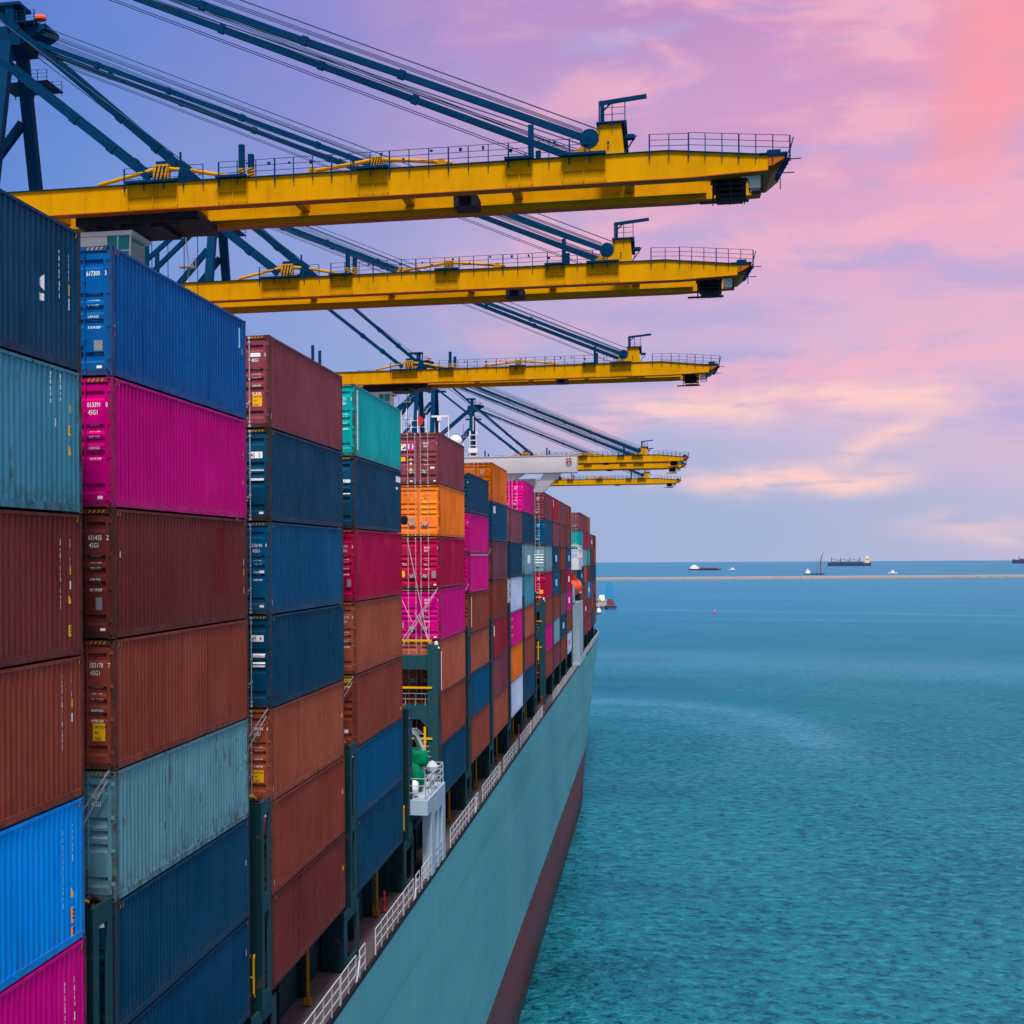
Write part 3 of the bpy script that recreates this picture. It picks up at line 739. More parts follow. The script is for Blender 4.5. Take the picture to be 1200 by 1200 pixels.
def m_frame(o, H, base=0):
    o.mat(base)
    for sx in (-1, 1):
        for sy in (-1, 1):
            xa, xb = sorted((sx * W2, sx * (W2 - 0.10))); ya, yb = sorted((sy * (L2), sy * (L2 - 0.16)))
            o.box(xa, ya, 0.118, xb, yb, H - 0.118)
            xa, xb = sorted((sx * (W2 + 0.003), sx * (W2 - 0.162))); ya, yb = sorted((sy * (L2 + 0.003), sy * (L2 - 0.178)))
            for z0, z1 in ((0, 0.117), (H - 0.117, H)): o.box(xa, ya, z0, xb, yb, z1)
        xa, xb = sorted((sx * W2, sx * (W2 - 0.06)))
        o.box(xa, -L2 + 0.179, 0.02, xb, L2 - 0.179, 0.17); o.box(xa, -L2 + 0.179, H - 0.075, xb, L2 - 0.179, H - 0.01)
    for sy in (-1, 1):
        ya, yb = sorted((sy * (L2 - 0.002), sy * (L2 - 0.12)))
        o.box(-W2 + 0.163, ya, 0.02, W2 - 0.163, yb, 0.14); o.box(-W2 + 0.163, ya, H - 0.115, W2 - 0.163, yb, H - 0.01)
    o.mat(base + 1)                               # casting apertures
    for sx in (-1, 1):
        for z in (0.06, H - 0.06):
            o.face([(sx * (W2 - 0.081) + dx_ * 0.03, -L2 - 0.005, z + dz_ * 0.034) for dx_, dz_ in ((-1, -1), (1, -1), (1, 1), (-1, 1))])
            for yy in (-L2 + 0.088, L2 - 0.088):
                if sx > 0: o.face([(W2 + 0.005, yy + a * 0.035, z + b * 0.028) for a, b in ((-1, -1), (1, -1), (1, 1), (-1, 1))])
    o.mat(base + 2)                               # hazard stripes on the header and side rail
    for sx in (-1, 1):
        for k in range(4):
            x = sx * 0.62 + k * 0.105
            if sx < 0: x = -1.0 + k * 0.105
            o.face([(x, -L2 - 0.001, H - 0.096), (x + 0.045, -L2 - 0.001, H - 0.096), (x + 0.085, -L2 - 0.001, H - 0.034), (x + 0.040, -L2 - 0.001, H - 0.034)])
    for yy in (-L2 + 0.22, -L2 + 0.40, L2 - 0.34):
        o.face([(W2 + 0.004, yy, H - 0.17), (W2 + 0.004, yy + 0.06, H - 0.17), (W2 + 0.004, yy + 0.12, H - 0.08), (W2 + 0.004, yy + 0.06, H - 0.08)])
def m_side(o, H, sx=1):
    z0, z1 = 0.16, H - 0.07
    for (a, da), (b, db) in zip(CORR, CORR[1:]):
        p = [(sx * (SXP - da), a, z0), (sx * (SXP - db), b, z0), (sx * (SXP - db), b, z1), (sx * (SXP - da), a, z1)]
        o.face(p if sx > 0 else p[::-1])
def m_roof(o, H): o.box(-W2 + 0.05, -L2 + 0.13, H - 0.05, W2 - 0.05, L2 - 0.1, H - 0.02)
def m_back(o, H):
    n = 9; w = (2 * W2 - 0.2) / n
    for i in range(n):
        x = -W2 + 0.1 + i * w
        xs = [(x, 0), (x + w * 0.3, 0), (x + w * 0.5, 0.04), (x + w * 0.8, 0.04), (x + w, 0)]
        for (a, da), (b, db) in zip(xs, xs[1:]):
            o.face([(b, L2 - 0.02 - db, 0.13), (a, L2 - 0.02 - da, 0.13), (a, L2 - 0.02 - da, H - 0.11), (b, L2 - 0.02 - db, H - 0.11)])
    m_side(o, H, -1)
    o.box(-W2 + 0.05, -L2 + 0.13, 0.14, W2 - 0.05, L2 - 0.1, 0.16)
def m_door(o, H, sx):
    xa, xb = (0.012, W2 - 0.105) if sx > 0 else (-W2 + 0.105, -0.012)
    z0, z1 = 0.145, H - 0.12
    pa, pb = xa + 0.085, xb - 0.10
    if sx < 0: pa, pb = xa + 0.10, xb - 0.085
    k = H / HCH
    zs = sorted([z0, z1] + [H - v * k for a, b in TROUGH for v in (a, a + 0.22 * (b - a), a + 0.62 * (b - a), b)])
    for a, b in zip(zs, zs[1:]):
        da, db = door_depth(H - a - 1e-6, H), door_depth(H - b + 1e-6, H)
        o.face([(pa, DY + da, a), (pb, DY + da, a), (pb, DY + db, b), (pa, DY + db, b)])
        for x, flip in ((pa, 0), (pb, 1)):
            if da > 0 or db > 0:
                o.face([(x, DY, a), (x, DY + da, a), (x, DY + db, b), (x, DY, b)])
    o.box(xa, DY + 0.0004, z0, pa, DY + 0.05, z1); o.box(pb, DY + 0.0004, z0, xb, DY + 0.05, z1)
    o.box(xa, DY + 0.051, z0, xb, DY + 0.06, z1)
    for i in range(4):                            # hinges
        z = z0 + (z1 - z0) * (0.08 + 0.28 * i)
        x = W2 - 0.12 if sx > 0 else -W2 + 0.03
        o.box(x, -L2 - 0.012, z, x + 0.09, -L2 + 0.05, z + 0.09)
def m_bar(o, H, x):
    y = DY - 0.045
    o.tube((x, y, 0.06), (x, y, H - 0.06), 0.018, 6)
    for z in (0.16, 0.8, 1.5, 2.1, H - 0.25): o.box(x - 0.035, y - 0.022, z, x + 0.035, DY - 0.001, z + 0.05)
    for z in (0.03, H - 0.11): o.box(x - 0.04, y - 0.03, z, x + 0.04, DY + 0.0, z + 0.07)
    s = -1 if x in (0.57, -0.15) else 1
    zz = 0.74 if abs(x) > 0.3 else 0.64
    o.box(min(x, x + s * 0.36), y - 0.045, zz, max(x, x + s * 0.36), y - 0.02, zz + 0.035)
    o.box(x + s * 0.24 - 0.04, y - 0.05, zz - 0.04, x + s * 0.24 + 0.04, DY - 0.002, zz + 0.07)
BARX = (-0.57, -0.15, 0.15, 0.57)
def build_proto(H):
    r = {}
    o = MB(); m_frame(o, H); r['frame'] = (o.mesh('frame', [FRAME, BLKM, HAZ]), 1)
    o = MB(); m_side(o, H); r['side_panel'] = (o.mesh('side_panel', [PAINT]), 1)
    o = MB(); m_roof(o, H); r['roof_panel'] = (o.mesh('roof_panel', [PAINT]), 1)
    o = MB(); m_back(o, H); r['end_panel'] = (o.mesh('end_panel', [PAINT]), 1)
    for sx in (-1, 1):
        o = MB(); m_door(o, H, sx); r['door%d' % sx] = (o.mesh('door', [PAINT]), 1)
    for i, x in enumerate(BARX):
        o = MB(); m_bar(o, H, x); r['bar%d' % i] = (o.mesh('locking_bar', [GALV]), 0)
    for i, x in enumerate(BARX):
        o = MB(); m_bar(o, H, x); r['pbar%d' % i] = (o.mesh('locking_bar', [PAINT]), 1)
    o = MB(); m_frame(o, H, 0)
    o.mat(3); m_side(o, H); m_roof(o, H); m_back(o, H); m_door(o, H, -1); m_door(o, H, 1)
    o.mat(4)
    for x in BARX: m_bar(o, H, x)
    r['all'] = (o.mesh('shipping_container', [FRAME, BLKM, HAZ, PAINT, GALV]), 1)
    return r
PROTO = {HCH: build_proto(HCH), STH: build_proto(STH)}

def paint(r, g, b, wear):
    return tuple(lin(v) / 0.63 for v in (r, g, b)) + (wear,)
PAL = {  # paint and wear
    'navy': paint(9, 50, 74, .35), 'inkblue': paint(9, 47, 72, .35), 'tealgrey': paint(52, 109, 128, .7), 'palegrey': paint(74, 114, 124, .85),
    'blue': paint(0, 71, 128, .35), 'skyblue': paint(0, 114, 188, .35), 'magenta': paint(164, 2, 100, .25),
    'darkbrown': paint(82, 35, 33, .35), 'brown': paint(107, 49, 38, .35), 'rust': paint(126, 64, 48, .35), 'maroon': paint(98, 48, 57, .3),
    'plum': paint(94, 52, 62, .4), 'green': paint(0, 126, 128, .3), 'crimson': paint(132, 12, 52, .25), 'red': paint(126, 32, 44, .3),
    'orange': paint(186, 92, 30, .3), 'white': paint(146, 160, 182, .5), 'slate': paint(92, 124, 136, .7), 'deepred': paint(80, 24, 32, .3), 'midblue': paint(2, 62, 95, .55)}
WORD = {'navy': 'dark navy', 'inkblue': 'inky dark blue', 'tealgrey': 'weathered grey teal', 'palegrey': 'rust streaked pale grey teal', 'blue': 'bright blue', 'skyblue': 'vivid sky blue',
        'magenta': 'magenta', 'darkbrown': 'dark brown', 'brown': 'red brown', 'rust': 'rusty terracotta', 'maroon': 'maroon', 'plum': 'purplish brown', 'green': 'sea green', 'crimson': 'crimson',
        'red': 'red', 'orange': 'orange', 'white': 'pale white', 'slate': 'slate grey', 'deepred': 'deep wine red', 'midblue': 'mid blue'}
PLACE = ['of the nearest stack at the left edge', 'of the stack topped by bright blue', 'of the maroon-topped stack beside the green one', 'of the stack topped by sea green',
         'of the stack behind the white crane platform', 'of the navy-topped stack in front of orange', 'of the orange-topped stack', 'of the six-high stack before the magenta top',
         'of the magenta-topped far stack', 'of the fourth stack before the bridge wing', 'of the third stack before the bridge wing', 'of the second stack before the bridge wing',
         'of the last stack before the bridge wing', 'of the first stack beyond the bridge', 'of the second stack beyond the bridge', 'of the third stack beyond the bridge',
         'of the fourth, lower stack beyond the bridge', 'of the last stack near the bow']
# top to bottom; a trailing * marks a standard-height box
STACKS = [
    ['navy', 'tealgrey', 'darkbrown', 'brown', 'skyblue', 'magenta', 'brown'],
    ['blue', 'magenta', 'darkbrown', 'brown', 'palegrey', 'navy', 'inkblue'],
    ['maroon', 'navy', 'midblue', 'navy', 'rust', 'brown', 'darkbrown'],
    ['green', 'navy', 'crimson', 'rust', 'brown', 'midblue', 'navy'],
    ['maroon', 'orange', 'crimson', 'magenta', 'rust', 'brown', 'navy'],
    ['navy*', 'magenta*', 'magenta*', 'brown*', 'rust*', 'midblue', 'brown'],
    ['orange', 'midblue', 'plum', 'brown', 'red', 'maroon', 'rust'],
    ['plum', 'navy', 'white', 'magenta', 'orange', 'white'],
    ['magenta', 'navy', 'slate', 'tealgrey', 'rust', 'brown', 'navy'],
    ['maroon', 'midblue', 'slate', 'crimson', 'brown', 'magenta', 'brown'],
    ['red', 'plum', 'navy', 'midblue', 'brown', 'slate', 'maroon'],
    ['plum', 'maroon', 'brown', 'darkbrown', 'plum', 'navy', 'brown'],
    ['brown', 'plum', 'midblue', 'crimson', 'magenta', 'brown', 'white'],
    ['plum', 'green', 'white', 'navy', 'brown', 'maroon', 'midblue'],
    ['maroon', 'crimson', 'slate', 'rust', 'brown', 'red', 'brown'],
    ['rust', 'maroon', 'green', 'darkbrown', 'skyblue', 'brown', 'red'],
    ['maroon', 'darkbrown', 'navy', 'plum', 'brown', 'midblue'],
    ['deepred', 'brown', 'navy', 'maroon', 'darkbrown', 'brown'],
]
ORD = ['topmost', 'second from top', 'third from top', 'fourth from top', 'fifth from top', 'sixth from top', 'seventh from top']
GRP = 'shipping containers stacked on the ship'
BOX = {}
TOPZ = []
def copy_part(key, H, name, root, col):
    me, paint = PROTO[H][key]
    p = bpy.data.objects.new(name, me); COL.objects.link(p); p.parent = root
    if paint: p.color = col
    return p
for bi, (s0, st) in enumerate(zip(BAYS, STACKS)):
    z = CZ - (0.20 if bi == 0 else 0.0)
    xc = CX - W2 + (0.13 if bi == 0 else 0.0)
    y = s0 + L2 - (0.3 if bi == 0 else 0.0)
    for ti in range(len(st) - 1, -1, -1):
        nm = st[ti]; H = HCH
        if nm.endswith('*'): nm, H = nm[:-1], STH
        rr = random.Random(bi * 31 + ti)
        col = list(PAL[nm]); k = 0.90 + 0.2 * rr.random()
        col = [c_ * k for c_ in col[:3]] + [min(1, col[3] * (0.6 + 0.8 * rr.random()))]
        which = 'bottom' if ti == len(st) - 1 else ORD[ti]
        lab = "%s container, %s %s" % (WORD[nm], which, PLACE[bi])
        loc = (xc + rr.uniform(-0.012, 0.012), y + rr.uniform(-0.025, 0.025), z)
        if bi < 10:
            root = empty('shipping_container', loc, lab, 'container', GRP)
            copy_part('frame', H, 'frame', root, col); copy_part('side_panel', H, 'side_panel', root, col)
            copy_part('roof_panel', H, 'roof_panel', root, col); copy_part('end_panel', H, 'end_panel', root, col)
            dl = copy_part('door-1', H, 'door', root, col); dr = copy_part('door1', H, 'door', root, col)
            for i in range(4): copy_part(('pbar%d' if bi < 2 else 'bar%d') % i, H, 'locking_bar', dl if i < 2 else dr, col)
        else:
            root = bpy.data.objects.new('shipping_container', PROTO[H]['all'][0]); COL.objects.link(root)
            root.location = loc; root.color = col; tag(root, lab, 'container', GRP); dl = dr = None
        root['_o'] = (0, 0, 0)
        BOX[(bi, ti)] = (root, dl, dr, H, nm)
        z += H + 0.024
    TOPZ.append(z)

# the many further rows behind the outer one
hid = MB(); rr = random.Random(5)
for bi, s0 in enumerate(BAYS):
    for r_ in range(1, 17):
        x1 = CX - r_ * 2.5
        for t in range(6):
            hid.mat(rr.randrange(5)); z0 = CZ + t * 2.92
            hid.box(x1 - 2.43, s0 + 0.02, z0, x1, s0 + L - 0.02, z0 + 2.89)
ROWM = [plain('stacked_row_paint_%s' % n_, PAL[n_][:3] + (1,), 0.55, 0, 0.5, 0.5) for n_ in ('brown', 'navy', 'crimson', 'tealgrey', 'rust')]
ho = hid.build('container_rows', ROWM)
ho['kind'] = 'stuff'; ho['category'] = 'containers'; ho['label'] = "further rows of stacked containers hidden behind the outer row"

# lettering and marks on the doors ------------------------------------------------
def dfn(H, x0, zt):
    def fn(x, y):
        z = H - zt + y
        return (x0 + x, DY - 0.004 + door_depth(H - z, H), z)
    return fn
def child(mb, name, mats, parent):
    return mb.build(name, mats, parent, (0, 0, 0))
def number(bi, ti, num, chk='', typ='45G1', mat=WHITEM, kgs=True, x0=0.61, size=0.15, zt=0.66, seed=0):
    root, dl, dr, H, nm = BOX[(bi, ti)]
    o = MB(); o.text(num, size, dfn(H, x0, zt), 0.72)
    if chk: o.text(chk, size, dfn(H, 1.04, zt), 0.72)
    o.text(typ, size, dfn(H, x0 + 0.02, zt + 0.17), 0.72)
    if kgs:
        r2 = random.Random(seed + bi * 7 + ti)
        for i, zz in enumerate((1.10, 1.21, 1.36, 1.45, 1.60, 1.70, 1.84)):
            t = "%d.%03d %s" % (r2.randint(2, 32), r2.randint(100, 999), ('KGS', 'LBS')[i % 2])
            o.text(t, 0.082, dfn(H, x0 + 0.03, zz), 0.72)
    child(o, 'lettering', [mat], dr)
def dplate(bi, ti, x0, x1, zt0, zt1, mats, name='data_plate', text=None, tmat=1, size=0.1, left=False):
    root, dl, dr, H, nm = BOX[(bi, ti)]
    o = MB(); zs = [zt0 + (zt1 - zt0) * i / 6 for i in range(7)]
    for a, b in zip(zs, zs[1:]):
        ya, yb = DY - 0.003 + door_depth(a, H), DY - 0.003 + door_depth(b, H)
        o.face([(x0, yb, H - b), (x1, yb, H - b), (x1, ya, H - a), (x0, ya, H - a)])
    o.mat(tmat)
    for i, t in enumerate(text or []):
        f = dfn(H, x0 + 0.03, zt0 + (zt1 - zt0) * (i + 0.85) / max(len(text), 1))
        o.text(t, size, lambda x, y, f=f: (f(x, y)[0], f(x, y)[1] - 0.003, f(x, y)[2]), 0.7)
    child(o, name, mats, dl if left else dr)

def sidepatch(o, y0, y1, zl, zh):
    """a mark painted over the corrugations; zl, zh may be functions of 0..1"""
    br = sorted([y0, y1] + [a for a, _ in CORR if y0 < a < y1])
    fl = zl if callable(zl) else (lambda t: zl); fh = zh if callable(zh) else (lambda t: zh)
    for a, b in zip(br, br[1:]):
        ta, tb = (a - y0) / (y1 - y0), (b - y0) / (y1 - y0)
        xa, xb = SXP - corr_depth(a) + 0.003, SXP - corr_depth(b) + 0.003
        o.face([(xa, a, fl(ta)), (xb, b, fl(tb)), (xb, b, fh(tb)), (xa, a, fh(ta))])
OUTER = [a for a, d_ in CORR[::4]]           # start of each outward rib
def rib(k): return OUTER[k] if k >= 0 else OUTER[k - 0]      # index from the far end with negatives
def dashes(bi, ti, k, f0, f1, mat, seed=1, w=0.066, name='lettering'):
    root, dl, dr, H, nm = BOX[(bi, ti)]
    rr = random.Random(seed); o = MB(); z = H * (1 - f0)
    y = OUTER[k] + 0.003
    while z > H * (1 - f1):
        hgt = rr.uniform(0.05, 0.13)
        sidepatch(o, y + rr.uniform(0, 0.012), y + w - rr.uniform(0, 0.02), z - hgt, z); z -= hgt + rr.choice([0.015, 0.02, 0.03, 0.05])
    child(o, name, [mat], root)
def sticker(bi, ti, k, f0, f1, mat, w=0.13, tri=False, name='sticker', dots=False):
    root, dl, dr, H, nm = BOX[(bi, ti)]
    o = MB(); y = OUTER[k] - (0.0 if w < 0.1 else 0.03)
    z0, z1 = H * (1 - f1), H * (1 - f0)
    if tri: sidepatch(o, y, y + w, z0, lambda t: z1 - (z1 - z0) * t)
    else: sidepatch(o, y, y + w, z0, z1)
    mats = [mat]
    if dots:
        o.mat(1); mats.append(BLKM)
        for i in range(3):
            zz = z0 + (z1 - z0) * (0.22 + 0.25 * i)
            o.face([(SXP + 0.006, y + w * 0.25, zz), (SXP + 0.006, y + w * 0.7, zz), (SXP + 0.006, y + w * 0.7, zz + 0.04), (SXP + 0.006, y + w * 0.25, zz + 0.04)])
    child(o, name, mats, root)

# nearest stack: markings close to the far end of its sides
dashes(0, 0, -5, .20, .52, WHITEM, 3, 0.05); dashes(0, 0, -3, .20, .37, PALEM, 4, 0.04); sticker(0, 0, -3, .41, .49, YELM, .07); sticker(0, 0, -3, .51, .59, WHITEM, .06)
root = BOX[(0, 0)][0]; o = MB(); yl = OUTER[-9] + 0.05
sidepatch(o, yl, yl + 0.27, lambda t: 1.53 - 0.17 * t, lambda t: 1.53 + 0.17 * t); sidepatch(o, yl, yl + 0.25, 1.17, 1.31)
child(o, 'emblem', [WHITEM], root)
dashes(0, 1, -7, .05, .25, WHITEM, 8, 0.07); dashes(0, 1, -5, .05, .22, WHITEM, 9, 0.06); sticker(0, 1, -3, .25, .30, YELM, .08); sticker(0, 1, -3, .39, .46, YELM, .12, dots=True)
sticker(0, 1, -3, .53, .60, YELM, .12, True); sticker(0, 1, -6, .36, .42, WHITEM, .05)
for ti, f in ((2, (.18, .64)), (3, (.10, .62))):
    dashes(0, ti, -5, f[0], f[1], WHITEM, 20 + ti, 0.035); dashes(0, ti, -3, f[0], f[0] + .16, WHITEM, 30 + ti, 0.03)
    sticker(0, ti, -3, f[0] + .19, f[0] + .25, YELM, .08, dots=False); sticker(0, ti, -3, f[0] + .29, f[0] + .35, WHITEM, .07)
sticker(0, 2, -3, .57, .63, YELM, .13, True); sticker(0, 2, -3, .78, .86, YELM, .12, dots=True)
dashes(0, 4, -5, .18, .68, PALEM, 41, 0.05); dashes(0, 4, -3, .16, .36, PALEM, 43, 0.05); sticker(0, 4, -3, .37, .42, PALEM, .06)
sticker(0, 4, -3, .60, .67, YELM, .13, True); sticker(0, 4, -3, .74, .85, ORGM, .22, dots=True); sticker(0, 4, -3, .88, .95, ORGM, .22, dots=True)
dashes(0, 5, -5, .22, .70, WHITEM, 51, 0.045); dashes(0, 5, -3, .22, .36, WHITEM, 52, 0.04); sticker(0, 5, -3, .38, .43, YELM, .07); sticker(0, 5, -3, .47, .53, WHITEM, .06)
# second stack
number(1, 0, '617300', '3', ''); dplate(1, 0, .78, .98, 2.10, 2.44, [GREYM]); dplate(1, 0, .84, .96, 2.66, 2.72, [WHITEM])
number(1, 1, '013391', '0'); dplate(1, 1, .84, .96, 2.64, 2.71, [WHITEM])
number(1, 2, '631435', '2', zt=.70); dplate(1, 2, .78, .93, 1.98, 2.25, [GREYM]); dplate(1, 2, .88, 1.0, 2.66, 2.72, [WHITEM])
number(1, 3, '582178', '7', zt=.62); dplate(1, 3, .68, .97, 1.86, 2.25, [YELM, BLKM], 'caution_plate', ['CAUTION', ' 9\'6"', ' HIGH'], 1, .09)
number(1, 4, '3410', '', '45G1', zt=.62, kgs=False)
for i in range(4): dplate(1, 4, .66 if i % 2 == 0 else .86, .98, 1.25 + i * .11, 1.29 + i * .11, [GREYM], 'lettering')
for ti in range(7):
    sticker(1, ti, -2, .30 + .05 * (ti % 3), .36 + .05 * (ti % 3), WHITEM, .04)
for ti, a in ((1, .35), (1, .6), (2, .5), (2, .68), (3, .30)): sticker(1, ti, -2, a, a + .06, YELM, .09, ti == 1)
dashes(1, 4, -4, .1, .45, PALEM, 66, .05); sticker(1, 2, 1, .33, .38, WHITEM, .05); sticker(1, 0, 0, .66, .69, MAGM, .06); sticker(1, 0, 0, .60, .62, PALEM, .05); sticker(1, 0, -3, .1, .3, PALEM, .10)
# a patch of fresher paint
root, dl, dr, H, nm = BOX[(1, 2)]; o = MB(); sidepatch(o, 2.6, 3.95, .75, 2.62); p = child(o, 'repaired_patch', [PAINT], root); p.color = (0.135, 0.017, 0.022, 0.1)
# third stack
number(2, 0, '622500', '3'); dplate(2, 0, .60, .90, .55, .67, [WHITEM], 'number_plate'); dplate(2, 0, .66, .96, 1.84, 2.22, [YELM, BLKM], 'caution_plate', ['CAUTION', ' 9\'6"', ' HIGH'], 1, .09)
dplate(2, 1, .56, .96, .72, .92, [WHITEM, BLKM], 'number_plate', ['45   5'], 1, .19); dplate(2, 1, .58, 1.0, 1.28, 1.46, [WHITEM], 'number_plate'); dplate(2, 1, .58, 1.0, 1.55, 1.62, [WHITEM], 'number_plate'); dplate(2, 1, .84, .98, 2.6, 2.67, [WHITEM])
number(2, 2, '516144', '0', zt=.78); dplate(2, 2, .84, 1.0, 1.4, 1.46, [WHITEM]); dplate(2, 2, .84, 1.0, 1.52, 1.6, [WHITEM]); dplate(2, 2, .84, .98, 2.6, 2.67, [WHITEM])
dplate(2, 3, .56, .96, .62, .82, [WHITEM, BLKM], 'number_plate', ['49   4'], 1, .19); dplate(2, 3, .60, 1.0, 1.2, 1.52, [WHITEM], 'number_plate'); dplate(2, 3, .60, 1.0, 1.56, 1.64, [WHITEM], 'number_plate')
number(2, 4, '388634', '4', zt=.68); dplate(2, 4, .62, .95, 1.92, 2.3, [YELM, BLKM], 'caution_plate', ['CAUTION', ' 9\'6"', ' HIGH'], 1, .09)
for ti in range(7):
    if ti in (0, 2, 4, 5): sticker(2, ti, 0, .84, .90, WHITEM, .05)
    if ti in (4, 5, 6): sticker(2, ti, -2, .42, .48, YELM, .10)
# fourth stack
number(3, 0, '17771', '2', '45G1'); number(3, 2, '31771', '2', zt=.74); dplate(3, 2, .84, 1.0, 2.0, 2.3, [GREYM])
dplate(3, 1, .56, 1.02, .92, 1.10, [WHITEM, BLKM], 'number_plate', ['1 3 5'], 1, .17); dplate(3, 1, .58, 1.0, 1.36, 1.5, [WHITEM], 'number_plate'); number(3, 3, '331771', '3')
dplate(3, 4, .70, .98, .1, .5, [YELM, BLKM], 'caution_plate', ['CAUTION', ' 9\'6"'], 1, .09); number(3, 5, '582334', '6'); dplate(3, 4, .7, .86, 2.2, 2.45, [WHITEM])
root, dl, dr, H, nm = BOX[(3, 0)]; o = MB(); rr = random.Random(9)
z = H * .93
while z > H * .12:
    hgt = rr.uniform(.05, .11); sidepatch(o, OUTER[2] + rr.uniform(-.20, -.02), OUTER[2] + .07, z - hgt, z); z -= hgt + .018
sidepatch(o, OUTER[2] + .09, OUTER[2] + .20, H * .12, H * .93)
child(o, 'lettering', [WHITEM], root)
root, dl, dr, H, nm = BOX[(3, 1)]; o = MB()
sidepatch(o, OUTER[-6], OUTER[-1], 2.35, 2.62); child(o, 'white_patch', [WHITEM], root); o = MB(); sidepatch(o, OUTER[-6], OUTER[-4], 2.0, 2.12); child(o, 'white_patch', [WHITEM], root)
sticker(3, 4, -2, .8, .86, YELM, .1); sticker(3, 2, -2, .55, .6, YELM, .08)
# fifth stack: full doors
number(4, 0, '481203', '1', '45G1', x0=.30); number(4, 2, '781009', '3', '45G1', x0=.30); number(4, 3, '013420', '5', '45G1', x0=.30, kgs=True)
number(4, 1, '625110', '4', '45G1', mat=BROWNS, x0=.30, kgs=False)
def door_shape(bi, ti, polys, mats, name='sticker', left=True):
    root, dl, dr, H, nm = BOX[(bi, ti)]; o = MB()
    for m_, pts in polys:
        o.mat(m_)
        o.face([(x, DY - 0.004 - 0.002 * m_ + (door_depth(zt, H) if not left else 0), H - zt) for x, zt in pts][::1])
    child(o, name, mats, dl if left else dr)
sq = lambda x0, x1, a, b: [(x0, b), (x1, b), (x1, a), (x0, a)]
door_shape(4, 0, [(0, sq(-.95, -.66, .62, .98)), (1, [(-.93, .80), (-.68, .64), (-.93, .64)]), (2, [(-.93, .92), (-.68, .92), (-.68, .72)])], [WHITEM, YELM, BLUM], 'emblem_sticker')
door_shape(4, 0, [(0, sq(-.56, -.22, .56, 1.0)), (1, sq(-.53, -.47, .64, .90)), (1, sq(-.31, -.25, .64, .90)), (2, [(-.42, .92), (-.36, .92), (-.33, .66), (-.45, .66)])], [MAGM, WHITEM, BLUM], 'emblem_sticker')
door_shape(4, 0, [(0, sq(-.95, -.70, 1.36, 1.60)), ], [YELM], 'warning_sticker'); door_shape(4, 0, [(0, [(-.50, 1.55), (-.28, 1.55), (-.39, 1.40)])], [YELM], 'warning_sticker')
door_shape(4, 0, [(0, [(-.46, 1.68), (-.39, 1.84), (-.32, 1.68)][::-1])], [WHITEM], 'warning_sticker'); door_shape(4, 0, [(0, [(-.50, 2.12), (-.28, 2.12), (-.39, 1.92)])], [YELM], 'warning_sticker')
dplate(4, 0, .70, .93, 1.93, 2.03, [WHITEM]); dplate(4, 0, .88, 1.0, 2.68, 2.76, [WHITEM]); dplate(4, 0, -.45, -.30, 2.68, 2.76, [WHITEM], left=True)
o = MB(); o.text('Hapag-Lloyd', .20, dfn(HCH, -1.05, .56), .80); child(o, 'lettering', [BLKM], BOX[(4, 1)][1])
for x0, x1 in ((.20, .54), (.66, 1.0)):
    for a, b in ((.90, 1.02), (1.27, 1.33), (1.53, 1.61)): dplate(4, 1, x0, x1, a, b + .12, [YELM], 'warning_sticker')
dplate(4, 1, -.46, -.25, 1.84, 2.12, [GREYM], left=True)
o = MB()
o.face([(-.80 + .26 * math.cos(2 * math.pi * i / 20), DY - .004, HCH - 1.98 + .26 * math.sin(2 * math.pi * i / 20)) for i in range(20)]); child(o, 'round_sticker', [BLKM], BOX[(4, 1)][1])
door_shape(4, 2, [(0, sq(-.95, -.78, 1.9, 2.25))], [YELM], 'warning_sticker'); dplate(4, 2, .74, .96, 1.9, 2.3, [GREYM]); dplate(4, 2, .84, .98, 2.64, 2.72, [WHITEM])
o = MB(); o.text('TRITON', .20, dfn(HCH, -1.0, 1.58 + .30), .85) if False else o.text('T E X', .16, dfn(HCH, -.98, 1.60), .85); child(o, 'lettering', [WHITEM], BOX[(4, 2)][1])
dplate(4, 3, .84, .98, 2.64, 2.72, [WHITEM]); dplate(4, 3, -.98, -.86, 1.86, 2.2, [GREYM], left=True)
# farther stacks: numbers on the bare doors, marks on some sides
for (bi, ti) in ((5, 0), (5, 1), (6, 0), (8, 0), (9, 0), (9, 1), (9, 2), (9, 3)):
    number(bi, ti, '%06d' % random.Random(bi * 9 + ti).randint(100000, 999999), '%d' % (ti + 3), '45G1', x0=.32, size=.16, kgs=True)
for ti in (2,):
    for a in (.93, 1.2, 1.47, 1.74): dplate(9, ti, -.2, 1.0, a, a + .08, [WHITEM], 'lettering', left=False)
dplate(9, 3, .55, .95, 1.9, 2.3, [YELM], 'warning_sticker')
def sidemark(bi, ti, k0, k1, f0, f1, mat):
    root, dl, dr, H, nm = BOX[(bi, ti)]; o = MB()
    sidepatch(o, OUTER[k0], OUTER[k1], H * (1 - f1), H * (1 - f0)); child(o, 'side_marking', [mat], root)
sidemark(6, 1, 2, 8, .10, .28, WHITEM); sidemark(7, 3, 3, 6, .15, .22, YELM); sidemark(7, 3, 3, 6, .38, .45, YELM); sidemark(7, 3, 3, 6, .62, .69, YELM)
sidemark(5, 2, 1, -1, .02, .05, WHITEM); sidemark(6, 4, 1, 3, .15, .42, WHITEM); sidemark(5, 3, 1, 2, .1, .85, WHITEM); sidemark(4, 4, 0, 1, .2, 1 - .02, WHITEM)
